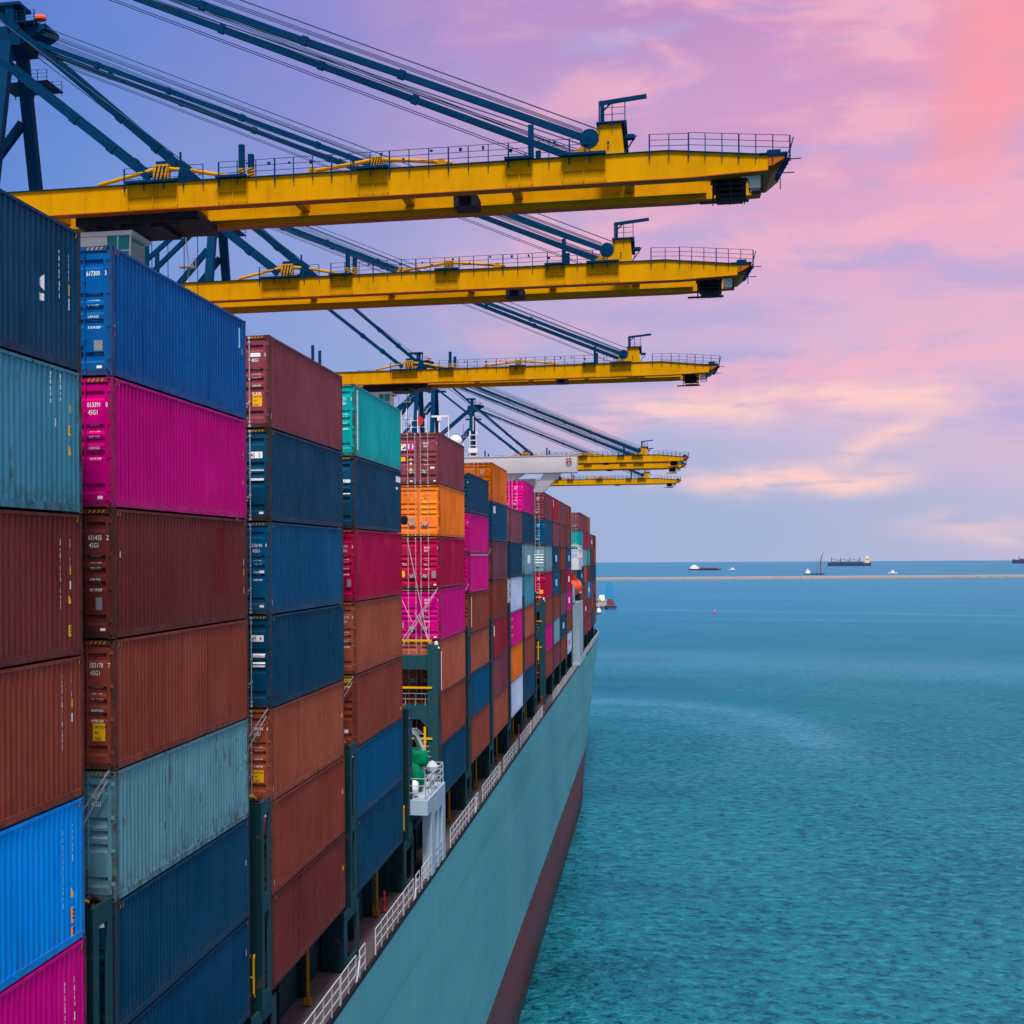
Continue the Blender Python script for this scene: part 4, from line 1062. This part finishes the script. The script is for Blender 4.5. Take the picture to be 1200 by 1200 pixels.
for bi, ti, m_ in ((10, 2, PALEM), (10, 3, PALEM), (11, 5, PALEM), (12, 2, PALEM), (12, 3, WHITEM), (12, 4, WHITEM), (12, 6, MAGM), (13, 2, MAGM), (13, 3, PALEM), (15, 4, WHITEM), (14, 5, WHITEM), (16, 0, WHITEM), (10, 0, WHITEM), (8, 2, WHITEM)):
    sidemark(bi, ti, 14, 26, .35, .62, m_) if bi != 10 or ti else sidemark(bi, ti, 1, 3, .1, .4, m_)

# lashing rods --------------------------------------------------------------------
def rod(p, q, label, grp='steel lashing rods across container doors', r=0.022):
    o = MB().tube(p, q, r, 6).lathe(Vector(p).lerp(Vector(q), 0.72), [(0.0, -0.12), (r * 2, -0.1), (r * 2, 0.1), (0.0, 0.12)], 6)
    return single('lashing_rod', o, GALV, tuple(q), label, 'lashing rod', grp)
for (yy, zz, nmx) in ((34.28, 32.62, 'grey teal'), (49.5, 32.60, 'terracotta'), (64.4, 32.55, 'brown')):
    rod((-11.76, yy, zz), (-13.6, yy - 0.02, 29.95), "upper silver lashing rod slanting over the %s container door" % nmx)
    rod((-11.80, yy - 0.06, zz - 0.24), (-13.4, yy - 0.08, 29.6), "lower silver lashing rod slanting over the %s container door" % nmx)
for i, (xa, za, xb, zb, lab) in enumerate(((-11.75, 35.60, -13.95, 32.4, 'long rod from the magenta door top right corner to lower left'), (-11.82, 35.42, -13.75, 32.35, 'rod just under the long one from top right of the magenta doors'),
        (-13.45, 38.3, -12.25, 32.4, 'longest rod running down from the crimson doors across the magenta ones'), (-13.05, 34.2, -12.05, 32.3, 'short rod at the lower middle of the magenta doors'),
        (-13.85, 35.1, -13.2, 33.7, 'stubby rod at the upper left of the magenta doors'), (-12.8, 34.1, -11.95, 31.6, 'rod reaching below the yellow rail by the magenta doors'))):
    rod((xa, 90.62 - i * 0.03, za), (xb, 90.55 - i * 0.03, zb), "silver " + lab)
rod((-11.75, 105.9, 35.55), (-13.0, 105.8, 33.0), "small silver lashing rod beside the brown container past the crane platform")
rod((-11.75, 121.1, 37.9), (-13.0, 121.0, 35.2), "small silver lashing rod at the orange-topped stack's shadowed gap")

# ------------------------------------------------------------------ ship-to-shore cranes
CO = (-61.0, 0.0, 4.0)
def make_crane():
    root = empty('gantry_crane', CO, '', 'crane', 'yellow boomed quay cranes')
    P = lambda mb, name, m, par=None: mb.build(name, m, par or root, CO)
    GT, GB = 62.92, 61.18
    for yc in (-3.5, 3.5):
        o = MB()
        y0, y1 = yc - 0.5, yc + 0.5
        o.prism_y([(-100, GB), (2.2, GB), (7.0, 61.36), (7.0, 62.26), (1.3, GT), (-100, GT)], y0, y1)
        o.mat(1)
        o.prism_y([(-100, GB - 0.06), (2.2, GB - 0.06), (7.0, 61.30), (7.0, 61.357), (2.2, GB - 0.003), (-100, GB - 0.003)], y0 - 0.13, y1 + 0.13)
        o.mat(0)
        for k in range(40):
            x = 0.9 - k * 2.6
            o.box(x, y0 - 0.035, GB + 0.002, x + 0.03, y0 - 0.001, GT - 0.002)
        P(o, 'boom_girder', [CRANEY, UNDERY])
        o = MB(); o.box(-100, y0 - 0.16, GT + 0.003, 1.0, y0 + 0.3, GT + 0.05)
        o.prism_y([(1.0, GT + 0.003), (7.0, 62.28), (7.0, 62.33), (1.0, GT + 0.05)], y0 - 0.16, y0 + 0.3)
        P(o, 'walkway', NAVY)
        # trolley rail ledge on the inner face
        sgn = 1 if yc < 0 else -1
        ya, yb = sorted((yc + sgn * 0.501, yc + sgn * 0.95))
        P(MB().box(-100, ya, 61.55, 3.5, yb, 61.70).box(-100, ya + .15, 61.71, 3.5, yb - .2, 61.80), 'trolley_rail', CRANEY)
    for x in (-1.5, -9.0, -16.5, -24.0, -31.5, -42.0, -52.0):
        P(MB().box(x - 0.3, -2.98, 61.95, x + 0.3, 2.98, 62.75), 'cross_beam', CRANEY)
    # railing along the near girder
    def rails(x0, x1, y, z0, z1, step=1.32, hgt=1.15, m=NAVY):
        o = MB(); n = max(1, round((x1 - x0) / step))
        for i in range(n + 1):
            t = i / n; x = x0 + (x1 - x0) * t; z = z0 + (z1 - z0) * t
            o.bar((x, y, z - 0.45), (x, y, z + hgt), 0.06 if i % 3 else 0.09)
        for k in (1.0, 0.66, 0.33):
            o.tube((x0, y, z0 + hgt * k), (x1, y, z1 + hgt * k), 0.022, 5)
        return P(o, 'railing', m)
    rails(-35.2, -29.6, -4.15, GT, GT, 1.4, 1.1); rails(-28.5, -3.9, -4.15, GT, GT); rails(-28.5, -3.9, 4.0, GT, GT, 1.32, 1.1)
    rails(-0.2, 2.2, -4.15, GT, 62.83, 1.2, 1.1); rails(2.2, 8.3, -4.15, 62.83, 62.25, 1.1, 1.15); rails(1.0, 8.3, 4.0, 62.9, 62.25, 1.1, 1.15); rails(-41, -38.4, 3.9, GT, GT, 1.2, 1.1)
    o = MB()
    rr = random.Random(2)
    for k in range(16):
        x = -27 + k * 1.6 + rr.uniform(-.4, .4); z = GT + rr.uniform(.5, .95); o.box(x, -4.1, z, x + rr.uniform(.1, .22), -3.95, z + rr.uniform(.1, .22))
    P(o, 'cable_boxes', NAVY)
    # side platforms with hanging frames
    for x0, x1 in ((-35.0, -31.4), (-28.6, -26.5), (-19.0, -16.9), (-9.3, -7.5), (-5.7, -2.9)):
        o = MB().box(x0, -4.75, GT - 0.02, x1, -4.17, GT + 0.14)
        P(o, 'side_platform', NAVY)
        o = MB()
        for x in (x0 + 0.05, (x0 + x1) / 2, x1 - 0.05): o.bar((x, -4.12, GT - 1.55), (x, -4.12, GT - 0.05), 0.05)
        for z in (GT - 1.55, GT - 0.85): o.bar((x0, -4.12, z), (x1, -4.12, z), 0.05)
        P(o, 'hanging_frame', CRANEY)
    # stay brackets: striped blocks with folded tie bars
    for x, hgt, w in ((-32.7, 1.35, 1.1), (-17.8, 0.95, 0.7)):
        for yc in (-3.5, 3.5):
            o = MB(); o.mat(0).box(x - w / 2, yc - 0.3, GT + 0.055, x + w / 2, yc + 0.3, GT + hgt)
            o.mat(1)
            for k in range(4):
                u0 = x - w / 2 + k * w / 4; y = yc - 0.304
                o.face([(u0, y, GT + 0.15), (u0 + w * .12, y, GT + 0.15), (min(u0 + w * .36, x + w / 2), y, GT + hgt - .1), (min(u0 + w * .24, x + w / 2 - .02), y, GT + hgt - .1)])
            P(o, 'stay_bracket', [CRANEY, BLKM])
            P(MB().path([(x - w / 2, yc, GT + hgt * .8), (x - 2.2, yc, GT + hgt * .55), (x - 4.6, yc, GT + 0.25)], 0.14, 8), 'tie_bar', CRANEY)
            P(MB().path([(x + w / 2, yc, GT + hgt * .8), (x + 2.4, yc, GT + hgt * .6), (x + 5.0, yc, GT + 0.25)], 0.14, 8), 'tie_bar', CRANEY)
    P(MB().box(-31.7, -3.9, GT + .06, -30.3, -2.9, GT + .35).prism_y([(-31.5, GT + .35), (-30.5, GT + .35), (-30.7, GT + 1.2), (-31.1, GT + 1.5), (-31.4, GT + .9)], -3.8, -3.0).path([(-31.1, -3.4, GT + 1.4), (-31.4, -3.4, GT + 1.6), (-31.4, -3.4, GT + 2.2)], 0.08).box(-33.2, -3.3, GT + 1.36, -31.8, -2.7, GT + 1.7), 'hinge_winch', NAVY)
    for x, top in ((-27.05, 65.3), (-26.4, 64.6), (-46.2, 66.9), (-45.2, 66.1)):
        o = MB(); o.mat(0).box(x - .18, -3.7, GT + .06, x + .18, -3.3, top); o.mat(1).box(x - .2, -3.72, GT + .06, x + .2, -3.28, GT + .75); o.mat(2)
        for k in range(3): o.face([(x - .2, -3.725, GT + .12 + k * .2), (x + .2, -3.725, GT + .24 + k * .2), (x + .2, -3.725, GT + .32 + k * .2), (x - .2, -3.725, GT + .2 + k * .2)])
        P(o, 'boom_post', [NAVY, CRANEY, BLKM])
    for x in (-22.2, -13.5): 
        P(MB().prism_y([(x - .35, GT + .05), (x + .35, GT + .05), (x + .16, GT + .55), (x - .16, GT + .55)], -3.65, -3.4), 'lifting_lug', CRANEY)
    # tip pylon with sheave, small platform and service jib
    for yc in (-3.5, 3.5):
        P(MB().prism_y([(-5.4, GT + .05), (-1.75, GT + .05), (-1.95, 64.95), (-3.35, 64.95), (-3.75, 64.1)], yc - .35, yc + .35), 'tip_pylon', CRANEY)
        P(MB().lathe((-3.95, yc, 64.1), [(0.05, -.42), (.62, -.4), (.62, .4), (0.05, .42)], 14, 'y'), 'sheave', NAVY)
    P(MB().box(-3.5, -4.1, 64.96, -1.6, 4.1, 65.06), 'pylon_platform', NAVY)
    rails(-3.3, -1.7, -4.05, 65.06, 65.06, .8, 1.3); rails(-3.3, -1.7, 4.05, 65.06, 65.06, .8, 1.2)
    P(MB().box(-3.25, -3.7, 65.06, -3.0, -3.45, 66.5).bar((-3.3, -3.58, 66.35), (-.35, -3.58, 66.62), .22, .26).bar((-3.1, -3.58, 65.85), (-2.5, -3.58, 66.4), .1), 'service_jib', NAVY)
    P(MB().box(-1.7, -3.9, 63.95, -1.1, -3.2, 64.2).bar((-1.75, -3.5, 63.1), (-1.0, -3.5, 64.2), .08), 'ladder_landing', NAVY)
    # stays: outer pair, inner pair, with struts and ropes
    AX, AZ = -60.7, 88.3
    for yc in (-3.5, 3.5):
        ya = yc * 0.45
        o = MB(); p, q = Vector((-4.0, yc, 64.1)), Vector((AX + 1.4, ya, 87.9)); o.bar(p, q, .30, .44)
        for t in (.22, .34, .47, .60, .73, .86):
            m_ = p.lerp(q, t); o.bar(m_ - (q - p).normalized() * .22, m_ + (q - p).normalized() * .22, .40, .60)
        P(o, 'outer_stay', NAVY)
        k_ = -1 if yc < 0 else 1
        o = MB(); p, q = Vector((-33.1 + .5 * k_, yc, GT + 1.25 + .75 * k_)), Vector((AX + .5 + 1.3 * k_, ya, 87.3 + 1.0 * k_)); o.bar(p, q, .30, .46)
        for t in (.10, .20, .5): m_ = p.lerp(q, t); o.bar(m_ - (q - p).normalized() * .25, m_ + (q - p).normalized() * .25, .42, .62)
        P(o, 'inner_stay', NAVY)
        P(MB().box(-7.85, yc - .15, GT + .05, -7.5, yc + .15, 65.3), 'stay_strut', NAVY)
    for k, (x0, z0, x1, z1, yy) in enumerate(((-3.2, 64.95, AX + 2.4, 89.3, -1.6), (-3.2, 64.9, AX + 2.6, 89.0, 1.6), (-3.9, 64.6, AX + 2.0, 87.2, -.6), (-3.9, 64.6, AX + 2.0, 87.0, .6), (-30.9, 64.3, AX + 1.6, 87.0, 0.0))):
        P(MB().tube((x0, yy * 1.4, z0), (x1, yy, z1), .045, 5), 'hoist_rope', ROPE)
    for yc in (-3.5, 3.5):
        for k in range(3):
            dz_ = .95 + .16 * k; P(MB().tube((-4.4, yc + .05, 64.1 + dz_ * .55), (AX + 1.6, yc * .45, 87.9 + dz_), .028, 4), 'hoist_rope', ROPE)
        for k in range(2):
            dz_ = -.62 - .16 * k; P(MB().tube((-4.4, yc + .35, 64.1 + dz_), (AX + 1.6, yc * .45 + .35, 87.9 + dz_), .028, 4), 'hoist_rope', ROPE)
    # apex frame and its legs
    for sy in (-1, 1):
        P(MB().bar((AX, sy * 8.6, 62.9), (AX, sy * 1.7, 88.2), 1.0, 1.15, (1, 0, 0)), 'apex_leg', NAVY)
        P(MB().bar((AX, sy * 9.0, 4.6), (AX, sy * 9.0, 62.8), 1.5, 1.5, (1, 0, 0)), 'portal_leg', NAVY)
        P(MB().bar((-91, sy * 9.0, 4.6), (-91, sy * 9.0, 62.8), 1.5, 1.5, (1, 0, 0)), 'portal_leg', NAVY)
        P(MB().bar((AX - .6, sy * 1.9, 87.9), (-90.5, sy * 4.5, 63.3), .62, .62), 'back_stay', NAVY)
        P(MB().bar((AX - .6, sy * 3.4, 81), (-77, sy * 4.5, 63.2), .8, .8), 'diagonal_brace', NAVY)
        P(MB().box(-91.7, sy * 9 - .8, 18, -60, sy * 9 + .8, 19.8), 'sill_beam', NAVY)
    for x in (AX, -91):
        P(MB().box(x - .7, -8.2, 59.3, x + .7, 8.2, 61.0), 'portal_beam', NAVY)
        for sy in (-1, 1):
            o = MB()
            for k in range(4): o.box(x - .45, sy * 9 - 3 + k * 1.6, 4.0, x + .45, sy * 9 - 1.9 + k * 1.6, 4.6)
            P(o, 'bogie', DARKM)
    o = MB().box(AX - 1.3, -2.4, 87.0, AX + 1.5, 2.4, 88.9).prism_y([(AX + 1.5, 87.2), (AX + 3.9, 88.6), (AX + 3.9, 89.0), (AX + 1.5, 88.8)], -1.9, 1.9)
    o.bar((AX, -1.0, 88.9), (AX, -1.0, 91.2), .8).bar((AX, 1.0, 88.9), (AX, 1.0, 91.2), .8).box(AX - 2.2, -1.6, 91.2, AX + 1.1, 1.6, 91.5).bar((AX + 1, 0, 88.9), (AX + 1, 0, 91.2), .25).box(AX + .2, -2.8, 89.0, AX + 3.2, 2.8, 89.12)
    P(o, 'apex_head', NAVY)
    P(MB().lathe((AX + 3.1, -1.2, 89.5), [(.06, -.4), (.06, .1), (.62, .1), (.66, .3), (.5, .5), (.02, .58)], 12), 'light_cover', ORGP)
    rails(AX + .4, AX + 3.1, -2.75, 89.1, 89.1, .9, 1.0)
    o = MB().box(AX - 2.6, 2.0, 84.6, AX + 2.6, 6.4, 84.75); P(o, 'apex_platform', NAVY); rails(AX - 2.5, AX + 2.5, 6.3, 84.75, 84.75, 1.0, 1.1); rails(AX - 2.5, AX + 2.5, 2.1, 84.75, 84.75, 1.0, 1.1)
    # stair tower up the near leg
    o = MB()
    for k in range(7):
        z = 50 + k * 4.6
        o.box(AX - 3.1, -9.9, z, AX - .9, -8.1, z + .12)
        s_ = 1 if k % 2 else -1
        o.bar((AX - 2, -9 - s_ * .9, z + .1), (AX - 2, -9 + s_ * .9, z + 4.6), .16, .10)
        for xx in (AX - 3, AX - 1): o.bar((xx, -9.8, z), (xx, -9.8, z + 1.15), .06); o.bar((xx, -8.2, z), (xx, -8.2, z + 1.15), .06)
        o.bar((AX - 3.1, -9.8, z + 1.15), (AX - .9, -9.8, z + 1.15), .05); o.bar((AX - .9, -9.8, z + 1.1), (AX - .9, -8.2, z + 1.1), .05)
    P(o, 'stair_tower', GREYM)
    # boom end: cross box, louvred frame below, end ladder
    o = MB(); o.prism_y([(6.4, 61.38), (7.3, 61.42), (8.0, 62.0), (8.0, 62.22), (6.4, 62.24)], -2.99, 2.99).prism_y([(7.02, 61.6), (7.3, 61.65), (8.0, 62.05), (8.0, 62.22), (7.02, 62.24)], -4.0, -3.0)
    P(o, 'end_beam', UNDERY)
    P(MB().box(6.5, -4.1, 62.26, 8.15, 4.1, 62.42).box(7.0, -3.4, 62.42, 7.8, -2.4, 62.75), 'tip_platform', NAVY)
    o = MB()
    for k in range(5): o.box(8.05 - k * .13, -3.6, 62.1 - k * .22, 8.35 - k * .13, -1.6, 62.14 - k * .22)
    for yy in (-3.6, -1.6): o.bar((8.3, yy, 62.3), (7.65, yy, 61.15), .07)
    for yy in (-3.6, -1.6): o.bar((8.5, yy, 63.2), (7.95, yy, 61.7), .04)
    o.bar((8.1, -3.6, 62.05), (9.0, -3.6, 62.05), .06).bar((7.7, -3.6, 61.2), (8.6, -3.6, 61.2), .06).tube((8.3, -3.6, 62.4), (8.55, -3.6, 63.4), .04)
    P(o, 'end_ladder', NAVY)
    o = MB()
    for k in range(5):
        o.box(3.6 + k * .1, -2.95, 61.12 - k * .32, 5.8 - k * .05, -1.5, 61.22 - k * .32)
    for x in (3.75, 4.8, 5.7): o.bar((x, -2.9, 59.8), (x, -2.9, 61.3), .07); o.bar((x, -1.55, 59.8), (x, -1.55, 61.3), .07)
    o.box(3.9, -2.2, 60.3, 5.5, -2.1, 61.1)
    o.box(2.9, -2.97, 59.66, 5.9, -2.8, 59.82)
    for x in (5.95, 6.75): o.bar((x, -2.9, 60.25), (x, -2.9, 61.4), .08)
    o.bar((5.95, -2.9, 60.25), (6.8, -2.9, 60.25), .07).bar((5.95, -2.9, 61.2), (6.75, -2.9, 60.3), .05)
    P(o, 'louvred_frame', DARKM)
    P(MB().box(5.9, -3.0, 60.5, 6.6, -2.3, 61.35), 'buffer', GALV)
    P(MB().box(-13.0, -1.2, 60.8, -11.4, 1.2, 61.5).box(-12.6, -2.2, 61.2, -11.8, 2.2, 61.7), 'cable_carrier', DARKM)
    # trolley with the driver's cab
    o = MB().box(-39.2, -2.9, 60.55, -30.5, 2.9, 61.25).box(-38.5, -2.4, 60.3, -33.0, 2.4, 60.55).box(-32.5, -3.1, 60.7, -30.3, -2.2, 61.6)
    for k in range(7): o.bar((-37 + k * .7, -2.95, 60.6), (-35.2 + k * .12, -2.95, 61.3), .1)
    for x in (-38.0, -36.2, -34.0, -32.0): o.lathe((x, -2.7, 60.7), [(.05, -.2), (.42, -.18), (.42, .18), (.05, .2)], 10, 'y')
    tr = P(o, 'trolley', DARKM)
    cab = P(MB().box(-39.4, -2.2, 59.95, -35.3, 2.2, 60.25).box(-39.4, -2.0, 57.6, -37.2, 2.0, 59.94).box(-37.2, -1.9, 57.4, -35.6, 1.9, 57.6).bar((-35.62, -1.9, 57.6), (-35.5, -1.9, 59.95), .1).bar((-36.45, -1.9, 57.6), (-36.45, -1.9, 59.95), .08).bar((-37.2, -1.9, 58.9), (-35.5, -1.9, 58.9), .08).box(-36.9, -1, 60.25, -36.1, 1, 60.56), 'operator_cab', WHITE)
    cab.parent = tr
    g_ = P(MB().box(-37.19, -1.86, 57.61, -35.66, 1.86, 59.94), 'cab_glass', GLASS); g_.parent = cab
    for x in (-34.8, -33.6, -32.4, -31.4): P(MB().tube((x, .8, 44), (x, .8, 60.4), .03, 5), 'hoist_rope', ROPE)
    return root
crane = make_crane()
CR = [(110.8, "nearest yellow boom crane, its girder spanning highest across the sky"), (150.1, "second yellow boom crane, just below the highest boom"),
      (226.5, "third yellow boom crane, its boom above the sea green container"), (431.3, "fourth yellow boom crane, its boom tip just above the white bridge wing's end"),
      (463.5, "fifth yellow boom crane, its boom squeezed just under the fourth's"), (561.5, "farthest yellow boom crane, its thin boom lowest near the horizon")]
for i, (y, lab) in enumerate(CR):
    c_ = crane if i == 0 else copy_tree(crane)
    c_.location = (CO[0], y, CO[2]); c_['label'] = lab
    if i in (1, 3, 4, 5):
        for ch in c_.children:
            if ch.name.startswith('trolley') and not ch.name.startswith('trolley_rail'): ch.location.x -= 16
            if ch.name.startswith('hoist_rope') and ch.data.vertices[0].co.z < 45: ch.location.x -= 16

# ------------------------------------------------------------------ breakwater, vessels, buoy
bk = MB(); rr = random.Random(4); N = 260
A0, B0 = Vector((-420, 2420, 0)), Vector((760, 2735, 0)); dirv = (B0 - A0).normalized(); nrm = Vector((-dirv.y, dirv.x, 0))
bkr = empty('breakwater', (170, 2577, 0), "long low stone breakwater with a pale crest across the sea", 'breakwater')
for i in range(N):
    p, q_ = A0.lerp(B0, i / N), A0.lerp(B0, (i + 1.0) / N)
    h0, w0 = 2.3 + rr.uniform(-.4, .4), 8 + rr.uniform(-1, 1)
    bk.hexa([p - nrm * w0 - Vector((0, 0, 1)), q_ - nrm * w0 - Vector((0, 0, 1)), q_ + nrm * 8 - Vector((0, 0, 1)), p + nrm * 8 - Vector((0, 0, 1))],
            [p - nrm * 3.6 + Vector((0, 0, h0)), q_ - nrm * 3.6 + Vector((0, 0, h0)), q_ + nrm * 3 + Vector((0, 0, h0)), p + nrm * 3 + Vector((0, 0, h0))])
bk.build('rock_slope', ROCKM, bkr)
MB().hexa([A0 - nrm * 2.8 + Vector((0, 0, 1.8)), B0 - nrm * 2.8 + Vector((0, 0, 1.8)), B0 + nrm * 2 + Vector((0, 0, 1.8)), A0 + nrm * 2 + Vector((0, 0, 1.8))],
          [A0 - nrm * 2.6 + Vector((0, 0, 4.6)), B0 - nrm * 2.6 + Vector((0, 0, 4.6)), B0 + nrm * 2 + Vector((0, 0, 4.6)), A0 + nrm * 2 + Vector((0, 0, 4.6))]).build('crest_wall', CAPM, bkr)

def hullshape(mb, Ln, B, H, bow=0.25, flare=0.7):
    n = 12; rows = []
    for i in range(n + 1):
        t = i / n; x = -Ln / 2 + Ln * t
        k = 1.0 if t < 1 - bow else math.sqrt(max(0, 1 - ((t - 1 + bow) / bow) ** 2))
        k = k * (0.85 if i == 0 else 1)
        sh = H * (1 + 0.25 * max(0, (t - .7) / .3) ** 2)
        rows.append([(x, -B / 2 * k * flare, -1), (x, -B / 2 * k, sh), (x, B / 2 * k, sh), (x, B / 2 * k * flare, -1)])
    for a, b in zip(rows, rows[1:]):
        for j in range(3): mb.face([a[j], b[j], b[j + 1], a[j + 1]])
    mb.face(rows[0]); return mb
def vessel(name, loc, rot, label, cat, group=None):
    o = empty(name, loc, label, cat, group); o.rotation_euler = (0, 0, rot); o['_o'] = (0, 0, 0); return o
# cargo ship on the horizon, bow to the left
v = vessel('cargo_ship', (587, 5385, 0), R(180 - 40 + 29), "long dark cargo ship with cream bridge block on the horizon", 'ship')
hullshape(MB(), 128, 20, 10).build('hull', SHIPB, v)
MB().box(-60, -9, 10, -46, 9, 22).box(-58, -11, 22, -50, 11, 25).box(-56, -3, 25, -50, 3, 33).build('superstructure', CREAM, v)
o = MB()
for x in (-30, -2, 26, 52): o.box(x - 1, -1, 10, x + 1, 1, 26)
for x in (-30, -2, 26): o.bar((x, 0, 17), (x + 22, 0, 21), 1.4)
o.box(-40, -8, 10, 50, 8, 13.5)
o.build('deck_gear', SHIPB, v)
v = vessel('cargo_ship', (1236 + 62, 6250, 0), R(180 - 17), "dark ship partly cut by the right picture edge on the horizon", 'ship')
hullshape(MB(), 140, 22, 12).build('hull', SHIPB, v)
MB().box(-60, -10, 12, -40, 10, 28).build('superstructure', SHIPW, v); MB().box(-30, -9, 12, 45, 9, 17).bar((48, 0, 12), (48, 0, 26), 2).build('deck_gear', SHIPB, v)
# crane barge with a tall leaning dark sail-like mast
v = vessel('mast_barge', (284, 3164, 0), R(-6), "dark barge carrying a tall leaning brown mast before the horizon", 'barge')
hullshape(MB(), 36, 10, 2.2, .12).build('hull', SHIPB, v)
MB().box(-15, -4, 2.2, -7, 4, 6.5).box(-13, -3, 6.5, -9, 3, 9).bar((-11, 0, 9), (-11, 0, 13), .5).build('cabin', SHIPW, v)
o = MB(); pr = [(11, 2), (10.6, 14), (11.5, 25), (13.6, 35), (16.2, 40.5)]
for (a, za), (b, zb), w in zip(pr, pr[1:], (1.9, 1.9, 1.6, 1.0)): o.bar((a, 0, za), (b, 0, zb), w, w)
o.build('leaning_mast', BROWNS, v)
o = MB().bar((-3, 0, 13), (12, 0, 33), .35).bar((3.5, 0, 2), (9.0, 0, 25), .9).bar((-10, 0, 8), (-3, 0, 14), .35); o.build('stay_boom', BROWNS, v)
def small_boat(loc, rot, Ln, label, cat='boat', dark=False):
    v = vessel('motor_boat', loc, rot, label, cat)
    hullshape(MB(), Ln, Ln * .28, Ln * .11, .35).build('hull', SHIPW if not dark else SHIPB, v)
    MB().box(-Ln * .2, -Ln * .1, Ln * .1, Ln * .15, Ln * .1, Ln * .24).box(-Ln * .12, -Ln * .08, Ln * .24, Ln * .06, Ln * .08, Ln * .33).bar((0, 0, Ln * .33), (0, 0, Ln * .5), Ln * .02).build('cabin', SHIPW, v)
small_boat((440.6, 3322, 0), R(170), 17, "white motor boat right of the dark cargo ship")
small_boat((185.3, 4220, 0), R(200), 17, "tiny white boat between the long barge and the leaning mast barge")
v = vessel('service_barge', (118, 4183, 0), R(180 - 28 + 15), "low dark barge with white forward cabin left of the tiny white boat", 'barge')
hullshape(MB(), 78, 14, 3.2, .15).build('hull', SHIPB, v)
MB().box(14, -5.5, 3, 34, 5.5, 9).box(20, -4, 9, 30, 4, 13).build('cabin', SHIPW, v); MB().box(-30, -5, 3.2, 10, 5, 6).build('cargo', BROWNS, v)
# tugs beyond the bow
v = vessel('tugboat', (-30.6, 1168, 0), R(96), "dark blue tugboat seen stern on beside the ship's bow", 'tugboat')
hullshape(MB(), 20, 7.6, 2.6, .3).build('hull', SHIPB, v)
MB().box(-4, -2.4, 2.5, 5, 2.4, 5.0).box(-2, -1.8, 5, 3.5, 1.8, 7).build('wheelhouse', BROWNS, v)
MB().box(-10, -2.6, 1.4, -9.6, 2.6, 2.2).build('stern_fender', DARKM, v)
v = vessel('work_pontoon', (-38.5, 1180, 0), R(92), "pontoon with yellow machinery half hidden by the ship's bow", 'pontoon')
MB().box(-14, -7.5, -1, 14, 7.5, 2.0).build('hull', SHIPB, v); MB().box(-5, -5, 2, 5, 1, 6).prism_y([(-4, 6), (3, 6), (1, 9.5), (-2, 9.5)], -3.2, 0).build('machinery', GREYM, v); MB().box(-5.5, -1, 6, -4, 1, 7.4).build('light_bar', YELLOW, v)
MB().box(-12, -7, 2, -5.5, 7, 4.2).build('deck_cargo', CAPM, v)
v = vessel('frame_pontoon', (-33.5, 1252, 0), R(92), "pontoon with a blue lifting frame behind the tugboat", 'pontoon')
MB().box(-12, -3, -1, 12, 26, 1.8).box(-5, -3, 1.8, 5, 22, 3.6).build('hull', SHIPB, v)
o = MB()
for y in (-2.8, 2.8): o.bar((0, y, 1.8), (0, y * .55, 17), .8)
o.bar((0, -1.6, 17), (0, 1.6, 17), .9).bar((0, -2.4, 7), (0, 2.4, 7), .6).bar((0, 0, 7), (0, 0, 15), 1.0)
o.build('lifting_frame', BLUEC, v)
small_boat((-35.3, 1066, 0), R(95), 11, "small dark boat peeping out under the pontoon by the ship's bow", 'boat', True)
by = empty('buoy', (36.3, 1074.5, 0), "small red buoy floating on the open water", 'buoy'); 
MB().lathe((36.3, 1074.5, 0), [(.02, -.6), (1.0, -.4), (1.1, .3), (.6, .6), (.25, 1.6), (.02, 1.7)], 12).build('float', REDP, by); MB().bar((36.3, 1074.5, 1.6), (36.3, 1074.5, 2.6), .2).build('top_light', SHIPW, by)

for o in bpy.data.objects:
    if '_o' in o: del o['_o']
